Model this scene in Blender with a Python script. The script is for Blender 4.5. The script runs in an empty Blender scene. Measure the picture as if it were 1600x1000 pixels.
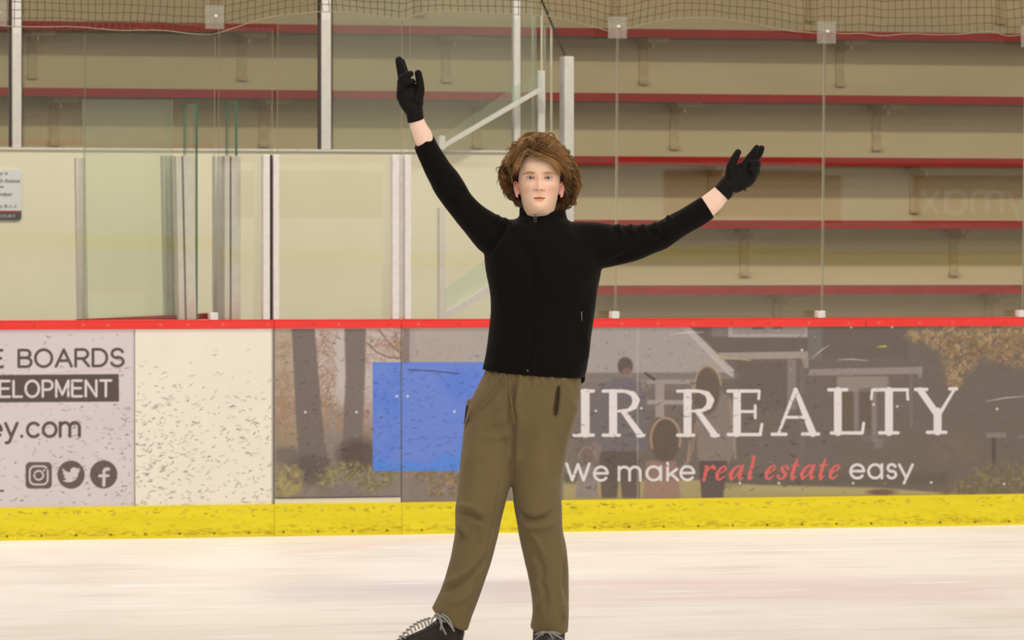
import bpy, bmesh, math, random
import numpy as np
from mathutils import Vector, Matrix
from math import sin, cos, pi, radians as R

scene = bpy.context.scene
COL = scene.collection

# ------------------------------------------------------------------ camera
TH = R(17.2); D = 27.52; H = 1.375; F = 8600.0
PITCH = math.atan(97.0/F)
CAM = np.array([-D*sin(TH), -D*cos(TH), H])
RT = np.array([cos(TH), -sin(TH), 0.0])
FW = np.array([sin(TH)*cos(PITCH), cos(TH)*cos(PITCH), -sin(PITCH)])
UP = np.array([sin(TH)*sin(PITCH), cos(TH)*sin(PITCH), cos(PITCH)])
cd = bpy.data.cameras.new('camera'); cam = bpy.data.objects.new('camera', cd); COL.objects.link(cam)
cd.sensor_width = 36.0; cd.lens = F/1600*36.0; cd.clip_start = .5; cd.clip_end = 300
cam.matrix_world = Matrix(((RT[0], UP[0], -FW[0], CAM[0]), (RT[1], UP[1], -FW[1], CAM[1]), (RT[2], UP[2], -FW[2], CAM[2]), (0, 0, 0, 1)))
cd.dof.use_dof = True; cd.dof.focus_distance = 18.2; cd.dof.aperture_fstop = 14.0
scene.camera = cam
scene.cycles.transparent_max_bounces = 24

# ------------------------------------------------------------------ colour management, world, lights
scene.view_settings.view_transform = 'Standard'; scene.view_settings.look = 'None'
scene.view_settings.gamma = 1; scene.view_settings.use_curve_mapping = False
scene.view_settings.exposure = 0.09
w = bpy.data.worlds.new('hall_air'); scene.world = w; w.use_nodes = True
w.node_tree.nodes['Background'].inputs[0].default_value = (1.0, .90, .76, 1)
w.node_tree.nodes['Background'].inputs[1].default_value = .34
LAMP_XY = [(x, y) for y in (-6.5, -14.0, -21.5) for x in (-10, -5, 0, 5, 10)]
def lamp(x, y, z, power, size):
    l = bpy.data.lights.new('rink_lamp', 'AREA'); l.shape = 'SQUARE'; l.size = size; l.energy = power
    l.color = (1.0, .90, .76)
    o = bpy.data.objects.new('rink_lamp', l); o.location = (x, y, z); COL.objects.link(o)
for x, y in LAMP_XY: lamp(x, y, 7.5, 70 if y > -10 else (125 if y > -18 else 265), 1.4)
for x in (-8, -1, 6, 13): lamp(x, -1.5, 7.0, 270, .9)

# ------------------------------------------------------------------ projection helpers (pixels of the 1600x1000 photograph)
def pix(px, py, Y):
    d = FW + RT*((px-800)/F) + UP*((500-py)/F)
    t = (Y-CAM[1])/d[1]
    p = CAM + d*t
    return p[0], p[2]
def proj(X, Y, Z):
    dx, dy, dz = X-CAM[0], Y-CAM[1], Z-CAM[2]
    a = dx*RT[0]+dy*RT[1]+dz*RT[2]; b = dx*UP[0]+dy*UP[1]+dz*UP[2]; c = dx*FW[0]+dy*FW[1]+dz*FW[2]
    return 800+F*a/c, 500-F*b/c
def X_(px, Y, py=400): return pix(px, py, Y)[0]
def Z_(py, Y, px=800): return pix(px, py, Y)[1]

# ------------------------------------------------------------------ object helpers
def s2l(c):
    c = np.asarray(c, float)/255.0
    return np.where(c <= .04045, c/12.92, ((c+.055)/1.055)**2.4)
# photographed colours are divided by the warm light of the hall to give surface colours
LS = np.array([1.06, .95, .79]); LT = LS*1.13
def alb(c, k=1.0):
    return tuple(np.clip(s2l(c)/LT*k, 0.002, .92))
def tag(o, label=None, cat=None, group=None, kind=None):
    if label: o['label'] = label
    if cat: o['category'] = cat
    if group: o['group'] = group
    if kind: o['kind'] = kind
    return o
def empty(name, loc, label=None, cat=None, group=None, rz=0, kind=None):
    o = bpy.data.objects.new(name, None); COL.objects.link(o); o.location = loc; o.rotation_euler = (0, 0, rz)
    o.empty_display_size = .1
    return tag(o, label, cat, group, kind)
def link(name, me, mats, parent=None, smooth=False):
    if not isinstance(mats, (list, tuple)): mats = [mats]
    for m in mats: me.materials.append(m)
    o = bpy.data.objects.new(name, me); COL.objects.link(o)
    if smooth: me.polygons.foreach_set('use_smooth', [True]*len(me.polygons))
    if parent:
        o.parent = parent
        # meshes are written in world space; bring them into the parent's space
        me.transform(root_matrix(parent).inverted())
    return o
def root_matrix(o):
    m = Matrix.LocRotScale(o.location, o.rotation_euler, o.scale)
    return root_matrix(o.parent) @ m if o.parent else m
def new_mesh(name, v, f):
    me = bpy.data.meshes.new(name); me.from_pydata([tuple(p) for p in v], [], [tuple(q) for q in f]); me.update(); return me
class MB:
    def __init__(s): s.v = []; s.f = []; s.mi = []
    def add(s, v, f, mi=0):
        n = len(s.v); s.v += [tuple(p) for p in v]; s.f += [tuple(i+n for i in q) for q in f]; s.mi += [mi]*len(f)
    def box(s, x0, x1, y0, y1, z0, z1, mi=0):
        v = [(x, y, z) for x in (x0, x1) for y in (y0, y1) for z in (z0, z1)]
        s.add(v, [(0, 1, 3, 2), (4, 6, 7, 5), (0, 4, 5, 1), (2, 3, 7, 6), (0, 2, 6, 4), (1, 5, 7, 3)], mi)
    def prism(s, pts, y0, y1, mi=0):     # polygon in x,z extruded along y
        n = len(pts)
        v = [(x, y0, z) for x, z in pts]+[(x, y1, z) for x, z in pts]
        f = [tuple(range(n)), tuple(range(2*n-1, n-1, -1))]+[(i, i+n, (i+1) % n+n, (i+1) % n) for i in range(n)]
        s.add(v, f, mi)
    def tube(s, pts, r, n=8, mi=0, cap=True):
        pts = [np.array(p, float) for p in pts]; rs = r if hasattr(r, '__len__') else [r]*len(pts)
        vs = []; prev = None
        for i, p in enumerate(pts):
            t = pts[min(i+1, len(pts)-1)]-pts[max(i-1, 0)]; t = t/(np.linalg.norm(t)+1e-12)
            if prev is None:
                a = np.array([0, 0, 1.]) if abs(t[2]) < .9 else np.array([1., 0, 0])
            else: a = prev
            u = a-t*np.dot(a, t); u /= np.linalg.norm(u)+1e-12; v = np.cross(t, u); prev = u
            for k in range(n):
                an = 2*pi*k/n; vs.append(p+(u*cos(an)+v*sin(an))*rs[i])
        fs = []
        for i in range(len(pts)-1):
            for k in range(n):
                a, b = i*n+k, i*n+(k+1) % n; fs.append((a, b, b+n, a+n))
        if cap: fs += [tuple(range(n-1, -1, -1)), tuple(range((len(pts)-1)*n, len(pts)*n))]
        s.add(vs, fs, mi)
    def build(s, name, mats, parent=None, smooth=False, bevel=0):
        me = new_mesh(name, s.v, s.f)
        me.polygons.foreach_set('material_index', s.mi)
        o = link(name, me, mats, parent, smooth)
        if bevel:
            m = o.modifiers.new('b', 'BEVEL'); m.width = bevel; m.segments = 2; m.limit_method = 'ANGLE'
        return o

# ------------------------------------------------------------------ materials
def mat(name, col=None, rough=.6, spec=.3, metal=0, noise=None, bump=None, attr=None, sheen=0, coat=0):
    m = bpy.data.materials.new(name); m.use_nodes = True; nt = m.node_tree; b = nt.nodes['Principled BSDF']
    b.inputs['Roughness'].default_value = rough; b.inputs['Specular IOR Level'].default_value = spec; b.inputs['Metallic'].default_value = metal
    if sheen: b.inputs['Sheen Weight'].default_value = sheen; b.inputs['Sheen Roughness'].default_value = .5
    if coat: b.inputs['Coat Weight'].default_value = coat
    tc = nt.nodes.new('ShaderNodeTexCoord')
    if attr:
        a = nt.nodes.new('ShaderNodeAttribute'); a.attribute_name = attr; nt.links.new(a.outputs['Color'], b.inputs['Base Color']); src = a.outputs['Color']
    else:
        b.inputs['Base Color'].default_value = (*col, 1); src = None
    if noise:
        scale, amt = noise[:2]
        n = nt.nodes.new('ShaderNodeTexNoise'); n.inputs['Scale'].default_value = scale; n.inputs['Detail'].default_value = 5
        mp = nt.nodes.new('ShaderNodeMapping'); nt.links.new(tc.outputs['Object'], mp.inputs[0]); nt.links.new(mp.outputs[0], n.inputs[0])
        if len(noise) > 2: mp.inputs['Scale'].default_value = noise[2]
        mr = nt.nodes.new('ShaderNodeMapRange'); mr.inputs['From Min'].default_value = .3; mr.inputs['From Max'].default_value = .7
        mr.inputs['To Min'].default_value = 1-amt; mr.inputs['To Max'].default_value = 1+amt; nt.links.new(n.outputs['Fac'], mr.inputs[0])
        mx = nt.nodes.new('ShaderNodeVectorMath'); mx.operation = 'SCALE'
        if src: nt.links.new(src, mx.inputs[0])
        else: mx.inputs[0].default_value = col
        nt.links.new(mr.outputs[0], mx.inputs['Scale']); nt.links.new(mx.outputs[0], b.inputs['Base Color'])
    if bump:
        scale, st, dist = bump
        n = nt.nodes.new('ShaderNodeTexNoise'); n.inputs['Scale'].default_value = scale; n.inputs['Detail'].default_value = 4
        nt.links.new(tc.outputs['Object'], n.inputs[0])
        bp = nt.nodes.new('ShaderNodeBump'); bp.inputs['Strength'].default_value = st; bp.inputs['Distance'].default_value = dist
        nt.links.new(n.outputs['Fac'], bp.inputs['Height']); nt.links.new(bp.outputs[0], b.inputs['Normal'])
    return m
def glass_mat(name, tint, refl=1.0, haze=0.0):
    m = bpy.data.materials.new(name); m.use_nodes = True; nt = m.node_tree; nt.nodes.clear()
    out = nt.nodes.new('ShaderNodeOutputMaterial'); tr = nt.nodes.new('ShaderNodeBsdfTransparent'); tr.inputs[0].default_value = (*tint, 1)
    gl = nt.nodes.new('ShaderNodeBsdfGlossy'); gl.inputs['Roughness'].default_value = .012; gl.inputs[0].default_value = (refl, refl, refl, 1)
    fr = nt.nodes.new('ShaderNodeFresnel'); fr.inputs[0].default_value = 1.62
    mx = nt.nodes.new('ShaderNodeMixShader'); geo = nt.nodes.new('ShaderNodeNewGeometry'); ma = nt.nodes.new('ShaderNodeMapRange'); nt.links.new(geo.outputs['Backfacing'], ma.inputs[0]); ma.inputs['To Min'].default_value = 1.54; ma.inputs['To Max'].default_value = 1/1.54; nt.links.new(ma.outputs[0], fr.inputs[0]); nt.links.new(fr.outputs[0], mx.inputs[0]); nt.links.new(tr.outputs[0], mx.inputs[1]); nt.links.new(gl.outputs[0], mx.inputs[2])
    last = mx
    if haze:
        df = nt.nodes.new('ShaderNodeBsdfDiffuse'); df.inputs[0].default_value = (.75, .78, .72, 1)
        m2 = nt.nodes.new('ShaderNodeMixShader'); m2.inputs[0].default_value = haze
        nt.links.new(mx.outputs[0], m2.inputs[1]); nt.links.new(df.outputs[0], m2.inputs[2]); last = m2
    nt.links.new(last.outputs[0], out.inputs[0])
    return m
M = {}
M['white_post'] = mat('white_painted_steel', alb((226, 214, 198)), .45, noise=(30, .06))
M['grey_post'] = mat('brushed_aluminium', alb((224, 212, 192)), .4, noise=(20, .06))
M['dark_gap'] = mat('black_rubber_gasket', alb((70, 52, 48)), .7)
M['cream_wall'] = mat('cream_wall_panel', alb((236, 221, 186)), .6, noise=(1.2, .04))
M['red_nose'] = mat('red_plank_edge', alb((184, 14, 4)), .5, noise=(6, .12))
M['plank'] = mat('grey_plank_top', alb((150, 140, 118)), .7)
M['riser'] = mat('tan_riser_board', alb((252, 220, 166)), .7, noise=(3, .05, (.4, 1, 1)))
M['bracket'] = mat('tan_painted_bracket', alb((234, 200, 148)), .5, noise=(20, .1))
M['glass'] = glass_mat('clear_rink_glass', (.965, .975, .955), 1.0)
M['green_glass'] = glass_mat('green_tinted_glass', (.93, .965, .92), 1.0, .05)
M['frost'] = glass_mat('pale_green_hazy_glass', (.90, .96, .90), 1.0, .30)
M['glass_edge'] = mat('green_glass_edge', alb((66, 120, 92)), .3)
M['pale_edge'] = mat('pale_glass_edge', alb((206, 196, 166)), .3)
M['plastic'] = glass_mat('clear_plastic_plate', (.88, .85, .83), 1.0, .14)
M['net'] = mat('olive_net_cord', alb((96, 80, 48)), .8)
M['rope'] = mat('pale_net_rope', alb((150, 136, 106)), .8)
M['bolt'] = mat('steel_bolt', alb((230, 224, 214)), .35, metal=.0)
M['black'] = mat('black_steel', alb((44, 42, 40)), .5)
M['paint'] = mat('printed_board_face', attr='Col', rough=.5, spec=.25)
M['ice'] = mat('rink_ice', attr='Col', rough=.42, spec=.12, noise=(2.2, .018, (.35, 2.5, 1)))

# ------------------------------------------------------------------ painting engine: fine colour grids on flat boards
def hash2(ix, iy, seed):
    h = (ix.astype(np.int64)*374761393+iy.astype(np.int64)*668265263+seed*1442695) & 0x7fffffff
    h = ((h ^ (h >> 13))*1274126177) & 0x7fffffff
    return ((h ^ (h >> 16)) & 0xffff)/65535.0
def vnoise(x, y, seed):
    ix = np.floor(x); iy = np.floor(y); fx = x-ix; fy = y-iy; fx = fx*fx*(3-2*fx); fy = fy*fy*(3-2*fy)
    a = hash2(ix, iy, seed); b = hash2(ix+1, iy, seed); c = hash2(ix, iy+1, seed); d = hash2(ix+1, iy+1, seed)
    return (a*(1-fx)+b*fx)*(1-fy)+(c*(1-fx)+d*fx)*fy
def fbm(x, y, seed=1, oct=4):
    s = 0; a = .5; t = 0
    for k in range(oct):
        s = s+a*vnoise(x*2**k+k*17.3, y*2**k+k*9.1, seed+k); t += a; a *= .55
    return s/t
def sst(x, a, b):
    t = np.clip((x-a)/(b-a), 0, 1); return t*t*(3-2*t)
class Paint:
    """px, py: 2-D arrays giving the photo pixel each grid vertex falls on; c: sRGB 0-255"""
    def __init__(s, px, py, base):
        s.px = px; s.py = py; s.c = np.ones(px.shape+(3,))*np.array(base, float)
        s.rowx = px[px.shape[0]//2]
    def win(s, x0, x1, y0, y1):
        j0 = np.searchsorted(s.rowx, x0-4); j1 = np.searchsorted(s.rowx, x1+4)
        if j1 <= j0: return None
        coly = s.py[:, min((j0+j1)//2, s.py.shape[1]-1)]
        i0 = np.searchsorted(-coly, -(y1+5)); i1 = np.searchsorted(-coly, -(y0-5))
        if i1 <= i0: return None
        return (slice(i0, i1), slice(j0, j1))
    def blend(s, w, m, col):
        col = np.asarray(col, float); s.c[w] = s.c[w]*(1-m[..., None])+col*m[..., None]
    def poly(s, pts, col, soft=1.0, a=1.0, tex=None):
        P = np.array(pts, float); w = s.win(P[:, 0].min()-soft, P[:, 0].max()+soft, P[:, 1].min()-soft, P[:, 1].max()+soft)
        if w is None: return
        x = s.px[w]; y = s.py[w]; ins = np.zeros(x.shape, bool); dd = np.full(x.shape, 1e9)
        for i in range(len(P)):
            x1, y1 = P[i]; x2, y2 = P[(i+1) % len(P)]
            c = ((y1 > y) != (y2 > y)) & (x < (x2-x1)*(y-y1)/((y2-y1) if y2 != y1 else 1e-9)+x1); ins ^= c
            l2 = (x2-x1)**2+(y2-y1)**2+1e-9; t = np.clip(((x-x1)*(x2-x1)+(y-y1)*(y2-y1))/l2, 0, 1)
            dd = np.minimum(dd, np.hypot(x-x1-t*(x2-x1), y-y1-t*(y2-y1)))
        sd = np.where(ins, dd, -dd); m = np.clip(sd/soft+.5, 0, 1)*a
        if tex is not None: m = m*tex(x, y)
        s.blend(w, m, col)
    def rect(s, x0, x1, y0, y1, col, soft=1.0, a=1.0, tex=None): s.poly([(x0, y0), (x1, y0), (x1, y1), (x0, y1)], col, soft, a, tex)
    def ell(s, cx, cy, rx, ry, col, soft=1.0, a=1.0, tex=None):
        w = s.win(cx-rx-soft, cx+rx+soft, cy-ry-soft, cy+ry+soft)
        if w is None: return
        x = s.px[w]; y = s.py[w]; q = np.hypot((x-cx)/rx, (y-cy)/ry); m = np.clip((1-q)*min(rx, ry)/soft+.5, 0, 1)*a
        if tex is not None: m = m*tex(x, y)
        s.blend(w, m, col)
    def stroke(s, pts, wd, col, soft=1.0, a=1.0):
        P = np.array(pts, float); W = np.array(wd if hasattr(wd, '__len__') else [wd]*len(P), float)/2
        w = s.win(P[:, 0].min()-W.max()-soft, P[:, 0].max()+W.max()+soft, P[:, 1].min()-W.max()-soft, P[:, 1].max()+W.max()+soft)
        if w is None: return
        s.blend(w, s.smask(w, P, W, soft)*a, col)
    def smask(s, w, P, W, soft):
        x = s.px[w]; y = s.py[w]; m = np.full(x.shape, -1e9)
        for i in range(len(P)-1):
            x1, y1 = P[i]; x2, y2 = P[i+1]; l2 = (x2-x1)**2+(y2-y1)**2+1e-9
            t = np.clip(((x-x1)*(x2-x1)+(y-y1)*(y2-y1))/l2, 0, 1)
            m = np.maximum(m, W[i]+t*(W[i+1]-W[i])-np.hypot(x-x1-t*(x2-x1), y-y1-t*(y2-y1)))
        return np.clip(m/soft+.5, 0, 1)
    def glyphs(s, strokes, col, soft=1.1, a=1.0):      # union of strokes, blended once
        allp = np.concatenate([np.array(p, float) for p, _ in strokes]); mw = 6
        w = s.win(allp[:, 0].min()-mw, allp[:, 0].max()+mw, allp[:, 1].min()-mw, allp[:, 1].max()+mw)
        if w is None: return
        m = 0
        for p, wd in strokes:
            P = np.array(p, float); W = np.array(wd if hasattr(wd, '__len__') else [wd]*len(P), float)/2
            m = np.maximum(m, s.smask(w, P, W, soft))
        s.blend(w, m*a, col)
    def scuffs(s, n, x0, x1, y0, y1, seed, col=(70, 62, 56), a=(.3, .85), L=(2, 9), dens=None):
        rr = random.Random(seed)
        for _ in range(n):
            for _t in range(6):
                x = rr.uniform(x0, x1); y = rr.uniform(y0, y1)
                if dens is None or rr.random() < dens(x, y): break
            l = rr.uniform(*L)*(1 if rr.random() > .06 else 1.8); an = rr.gauss(-.1, .45); t = rr.uniform(.8, 2.0)
            k = rr.uniform(-.25, .25)*l
            p = [(x-l/2*cos(an), y-l/2*sin(an)), (x, y+k), (x+l/2*cos(an), y+l/2*sin(an))]
            s.stroke(p, [t*.4, t, t*.3], col, 1.3, rr.uniform(*a))
def grid_panel(name, x0, x1, z0, z1, Y, painter, parent, base, step=1.0, matl=None, depth=.006, zlist=None):
    """flat board face facing -y at depth Y, coloured per vertex; x0..x1 metres, closed behind"""
    nx = max(2, int((x1-x0)*311/step)); nz = max(2, int((z1-z0)*311/step))
    xs = np.linspace(x0, x1, nx+1); zs = np.linspace(z0, z1, nz+1)
    XX, ZZ = np.meshgrid(xs, zs); px, py = proj(XX, Y, ZZ)
    P = Paint(px, py, base); painter(P)
    col = np.clip(s2l(np.clip(P.c, 0, 255))/LT, .002, .92)
    n = (nx+1)*(nz+1)
    v = np.stack([XX, np.full_like(XX, Y), ZZ], -1).reshape(-1, 3)
    back = np.array([[x0, Y+depth, z0], [x1, Y+depth, z0], [x1, Y+depth, z1], [x0, Y+depth, z1]])
    i = np.arange(nz)[:, None]*(nx+1)+np.arange(nx)[None]
    q = np.stack([i, i+1, i+nx+2, i+nx+1], -1).reshape(-1, 4)
    c00, c10, c11, c01 = 0, nx, n-1, nz*(nx+1)
    extra = np.array([[n, n+3, n+2, n+1], [c00, c01, n+3, n], [c10, n+1, n+2, c11], [c00, n, n+1, c10], [c01, c11, n+2, n+3]])
    me = bpy.data.meshes.new(name); V = np.concatenate([v, back]); Fq = np.concatenate([q, extra])
    me.vertices.add(len(V)); me.vertices.foreach_set('co', V.ravel().astype(np.float32))
    me.loops.add(len(Fq)*4); me.loops.foreach_set('vertex_index', Fq.ravel().astype(np.int32))
    me.polygons.add(len(Fq)); me.polygons.foreach_set('loop_start', np.arange(len(Fq))*4); me.polygons.foreach_set('loop_total', np.full(len(Fq), 4))
    me.update(calc_edges=True)
    ca = me.color_attributes.new('Col', 'FLOAT_COLOR', 'POINT')
    cc = np.ones((len(V), 4)); cc[:n, :3] = col.reshape(-1, 3); cc[n:, :3] = col.reshape(-1, 3).mean(0)
    ca.data.foreach_set('color', cc.ravel().astype(np.float32))
    return link(name, me, matl or M['paint'], parent)

# ---- stroke lettering (unit glyphs: baseline 0, height 1, y up) ----
def arc(cx, cy, rx, ry, a0, a1, n=14):
    return [(cx+rx*cos(R(a0+(a1-a0)*i/n)), cy+ry*sin(R(a0+(a1-a0)*i/n))) for i in range(n+1)]
CAPS = {   # width, strokes
 'E': (.66, [[(.0, 0), (.0, 1)], [(0, 1), (.62, 1)], [(0, .52), (.56, .52)], [(0, 0), (.64, 0)]]),
 'B': (.68, [[(0, 0), (0, 1)], [(0, 1)]+arc(.36, .765, .24, .235, 90, -90)+[(0, .53)], [(0, .53)]+arc(.39, .265, .27, .265, 90, -90)+[(0, 0)]]),
 'O': (.90, [arc(.44, .5, .44, .51, 0, 360, 30)]),
 'A': (.84, [[(0, 0), (.41, 1), (.82, 0)], [(.14, .34), (.68, .34)]]),
 'R': (.72, [[(0, 0), (0, 1)], [(0, 1)]+arc(.38, .73, .27, .27, 90, -90)+[(0, .46)], [(.36, .46), (.70, 0)]]),
 'D': (.76, [[(0, 0), (0, 1), (.3, 1)]+arc(.32, .5, .42, .5, 90, -90)+[(0, 0)]]),
 'S': (.70, [arc(.34, .74, .29, .27, 20, 270, 16)+arc(.34, .25, .32, .27, 90, -165, 16)]),
 'L': (.56, [[(0, 1), (0, 0), (.54, 0)]]),
 'P': (.66, [[(0, 0), (0, 1)], [(0, 1)]+arc(.36, .72, .28, .28, 90, -90)+[(0, .44)]]),
 'M': (.82, [[(0, 0), (0, 1), (.4, .12), (.8, 1), (.8, 0)]]),
 'N': (.74, [[(0, 0), (0, 1), (.7, 0), (.7, 1)]]),
 'T': (.72, [[(0, 1), (.7, 1)], [(.35, 1), (.35, 0)]]),
 'W': (1.22, [[(0, 1), (.3, 0), (.6, .96), (.9, 0), (1.2, 1)]]),
}
LOW = {    # x-height 1
 'e': (.98, [[(.03, .52), (.93, .52)]+arc(.48, .5, .46, .5, 4, 320, 26)]),
 'y': (.86, [[(0, 1), (.42, .02)], [(.84, 1), (.42, .02), (.3, -.3), (.16, -.42), (.04, -.40)]]),
 'v': (.86, [[(0, 1), (.42, .02)], [(.84, 1), (.30, -.42)]]),
 '.': (.2, [[(.05, .04), (.05, .06)]]),
 'c': (.88, [arc(.46, .5, .46, .5, 45, 315, 24)]),
 'o': (.98, [arc(.48, .5, .47, .5, 0, 360, 30)]),
 'm': (1.44, [[(0, 0), (0, 1)], arc(.35, .62, .35, .38, 180, 0)+[(.70, 0)], arc(1.05, .62, .35, .38, 180, 0)+[(1.40, 0)]]),
 'a': (1.0, [arc(.46, .5, .46, .5, 0, 360, 30), [(.93, 1), (.93, 0)]]),
 'k': (.82, [[(0, 0), (0, 1.55)], [(.72, 1), (.06, .42)], [(.26, .58), (.80, 0)]]),
 's': (.78, [arc(.38, .74, .32, .26, 25, 270, 14)+arc(.38, .25, .34, .26, 90, -160, 14)]),
}
def text(P, s, font, x0, x1, base0, base1, h, wd, col, gap=.22, soft=1.1, a=1.0):
    tot = sum((font[c][0] if c != ' ' else .45)+gap for c in s)-gap
    k = (x1-x0)/tot; x = 0; st = []
    for c in s:
        if c == ' ': x += .45+gap; continue
        gw, gs = font[c]
        for g in gs:
            pts = []
            for u, v in g:
                X = x0+(x+u)*k; b = base0+(base1-base0)*(X-x0)/(x1-x0); pts.append((X, b-v*h))
            st.append((pts, wd))
        x += gw+gap
    P.glyphs(st, col, soft, a)

# ------------------------------------------------------------------ floor: the ice sheet, one mesh with a fine painted area in view
def ice_sheet():
    xs = np.concatenate([np.linspace(-40, -5, 8)[:-1], np.arange(-5, 5, .03), np.linspace(5, 40, 8)])
    ys = np.concatenate([np.linspace(-45, -15, 6)[:-1], np.arange(-15, -.0, .03), [0.3]])
    XX, YY = np.meshgrid(xs, ys)
    px, py = proj(XX, YY, 0*XX)
    c = np.ones(XX.shape+(3,))*np.array((243, 226, 206.))
    inv = (XX > -5.1) & (XX < 5.1) & (YY > -15.2)
    def bl(m, col): 
        nonlocal c; m = (m*inv)[..., None]; c = c*(1-m)+np.array(col, float)*m
    st = fbm(XX*1.1+3, YY*.9, 5, 5)          # cloudy worn ice
    bl(sst(st, .42, .72)*.5, (228, 209, 188))
    bl(sst(fbm(XX*.7, YY*2.6, 11, 4), .52, .8)*.4, (250, 238, 222))
    # faded markings under the ice
    g = sst(px, 340, 470)*(1-sst(px, 800, 900))*sst(py, 900, 915)*(1-sst(py, 930, 950))
    bl(g*(.25+.75*fbm(XX*1.2, YY*3, 21, 4))*.62, (196, 184, 180))
    g = sst(px, 720, 800)*(1-sst(px, 1500, 1650))*sst(py, 897-(px-800)*.006, 912)*(1-sst(py, 932, 950))
    bl(g*(.25+.75*fbm(XX*1.5, YY*4, 31, 4))*.55, (222, 186, 178))
    line = np.abs(py-(862-(px-480)*.10-((px-480)/300)**2*2))
    bl(sst(-line, -4, -1)*(px > 440)*(px < 740)*.28, (236, 190, 176))
    # fine skate scratches, long along the sheet
    sc = fbm(XX*2.2, YY*16, 41, 3)
    bl(sst(sc, .66, .80)*.55, (254, 246, 236))
    sc = fbm(XX*1.6+9, YY*11, 51, 3)
    bl(sst(sc, .60, .80)*.42, (210, 194, 180))
    col = np.clip(s2l(c)/LT, .002, .95)
    ny, nx = XX.shape
    v = np.stack([XX, YY, 0*XX], -1).reshape(-1, 3)
    i = np.arange(ny-1)[:, None]*nx+np.arange(nx-1)[None]
    q = np.stack([i, i+1, i+nx+1, i+nx], -1).reshape(-1, 4)
    me = bpy.data.meshes.new('floor'); me.vertices.add(len(v)); me.vertices.foreach_set('co', v.ravel().astype(np.float32))
    me.loops.add(len(q)*4); me.loops.foreach_set('vertex_index', q.ravel().astype(np.int32))
    me.polygons.add(len(q)); me.polygons.foreach_set('loop_start', np.arange(len(q))*4); me.polygons.foreach_set('loop_total', np.full(len(q), 4))
    me.update(calc_edges=True)
    ca = me.color_attributes.new('Col', 'FLOAT_COLOR', 'POINT'); cc = np.ones((len(v), 4)); cc[:, :3] = col.reshape(-1, 3)
    ca.data.foreach_set('color', cc.ravel().astype(np.float32))
    o = link('floor', me, M['ice']); tag(o, 'white rink ice with faint skate scratches', 'ice', kind='structure')
ice_sheet()
b = MB(); b.box(-40, 40, .3, 14, -.12, -.02); o = b.build('floor', M['plank']); tag(o, 'concrete floor behind the rink boards', 'floor', kind='structure')

# ------------------------------------------------------------------ dasher boards
ZT, ZC, ZK = 1.07, 1.026, .160
DARK = (92, 80, 74)
def p_left_ad(P):
    t = fbm(P.px/90, P.py/60, 3); P.c += (t-.5)[..., None]*10
    P.stroke([(40, 588), (120, 580), (205, 574)], 1.2, (214, 170, 164), 1.5, .6)
    text(P, 'E BOARDS', CAPS, -15, 194, 573.5, 571.5, 26, 4.4, DARK, .20)
    P.poly([(-160, 587.2), (185.5, 584.5), (186, 627.5), (-160, 630)], DARK, 1.2)
    text(P, 'ELOPMENT', CAPS, -4+4, 174, 620, 619, 24.5, 4.0, (226, 210, 202), .24)
    text(P, 'ey.com', LOW, -18, 125, 683.5, 681.5, 21.5, 4.8, DARK, .26)
    P.rect(-40, 6, 765.5, 768.5, DARK, 1.2)
    g = (104, 90, 84); bgc = (216, 199, 192)
    # camera badge
    def rr(x0, x1, y0, y1, r, wd, col):
        pts = arc(x1-r, y0+r, r, r, -90, 0, 6)+arc(x1-r, y1-r, r, r, 0, 90, 6)+arc(x0+r, y1-r, r, r, 90, 180, 6)+arc(x0+r, y0+r, r, r, 180, 270, 6)
        if wd: P.stroke(pts+[pts[0]], wd, col, 1.1)
        else: P.poly(pts, col, 1.2)
    rr(40, 81, 722, 763.5, 7, 0, g); rr(46.5, 74.5, 728.5, 757, 8, 2.8, bgc)
    P.stroke(arc(60.5, 742.7, 7, 7, 0, 360, 20), 2.8, bgc, 1.1); P.ell(69, 734.5, 1.8, 1.8, bgc)
    # bird badge
    P.ell(111, 741.7, 21.3, 22, g, 1.2)
    P.poly([(97.5, 731), (101, 735), (106, 737.5), (110, 738), (110, 734), (113, 730.5), (118, 730.5), (121, 732.5), (125, 731), (123.5, 735), (126, 734.5),
            (122.5, 738.5), (121.5, 744), (117.5, 750), (111, 753.5), (104, 753.5), (98, 751), (104, 749), (101, 747), (99.5, 744.5), (102, 744), (98.5, 740.5), (98, 738), (100.5, 738.5), (97.5, 735)], bgc, 1.0)
    # letter f badge
    P.ell(162, 741.3, 21.3, 22, g, 1.2)
    P.stroke([(169.5, 733), (165, 733), (162.6, 736), (162.4, 741), (162.3, 758)], 5.2, bgc, 1.1); P.stroke([(155.5, 743.5), (169, 743.2)], 4.4, bgc, 1.1)
    P.rect(207.5, 210.6, 500, 800, (190, 174, 164), 1.5, .7)
    P.scuffs(270, -60, 208, 520, 788, 7, a=(.12, .55), L=(2, 9), dens=lambda x, y: .15+.85*sst(y, 540, 650)*sst(x, -20, 170))
    P.scuffs(60, -60, 208, 600, 788, 8, col=(60, 50, 45), a=(.5, .8), L=(1.5, 6), dens=lambda x, y: .3+.7*(x > 110))
def p_white(P):
    P.c += (fbm(P.px/60, P.py/60, 9)-.5)[..., None]*6
    P.scuffs(430, 213, 428, 545, 790, 17, a=(.12, .5), L=(2, 10), dens=lambda x, y: (.1+.9*sst(y, 560, 660))*(.35+.65*sst(x, 330, 230)))
    P.scuffs(110, 213, 420, 570, 786, 18, col=(70, 60, 50), a=(.4, .75), L=(2, 7), dens=lambda x, y: (.2+.8*sst(y, 590, 680)))
    P.rect(424.5, 428, 500, 800, (150, 138, 122), 1.2, .8)
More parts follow.
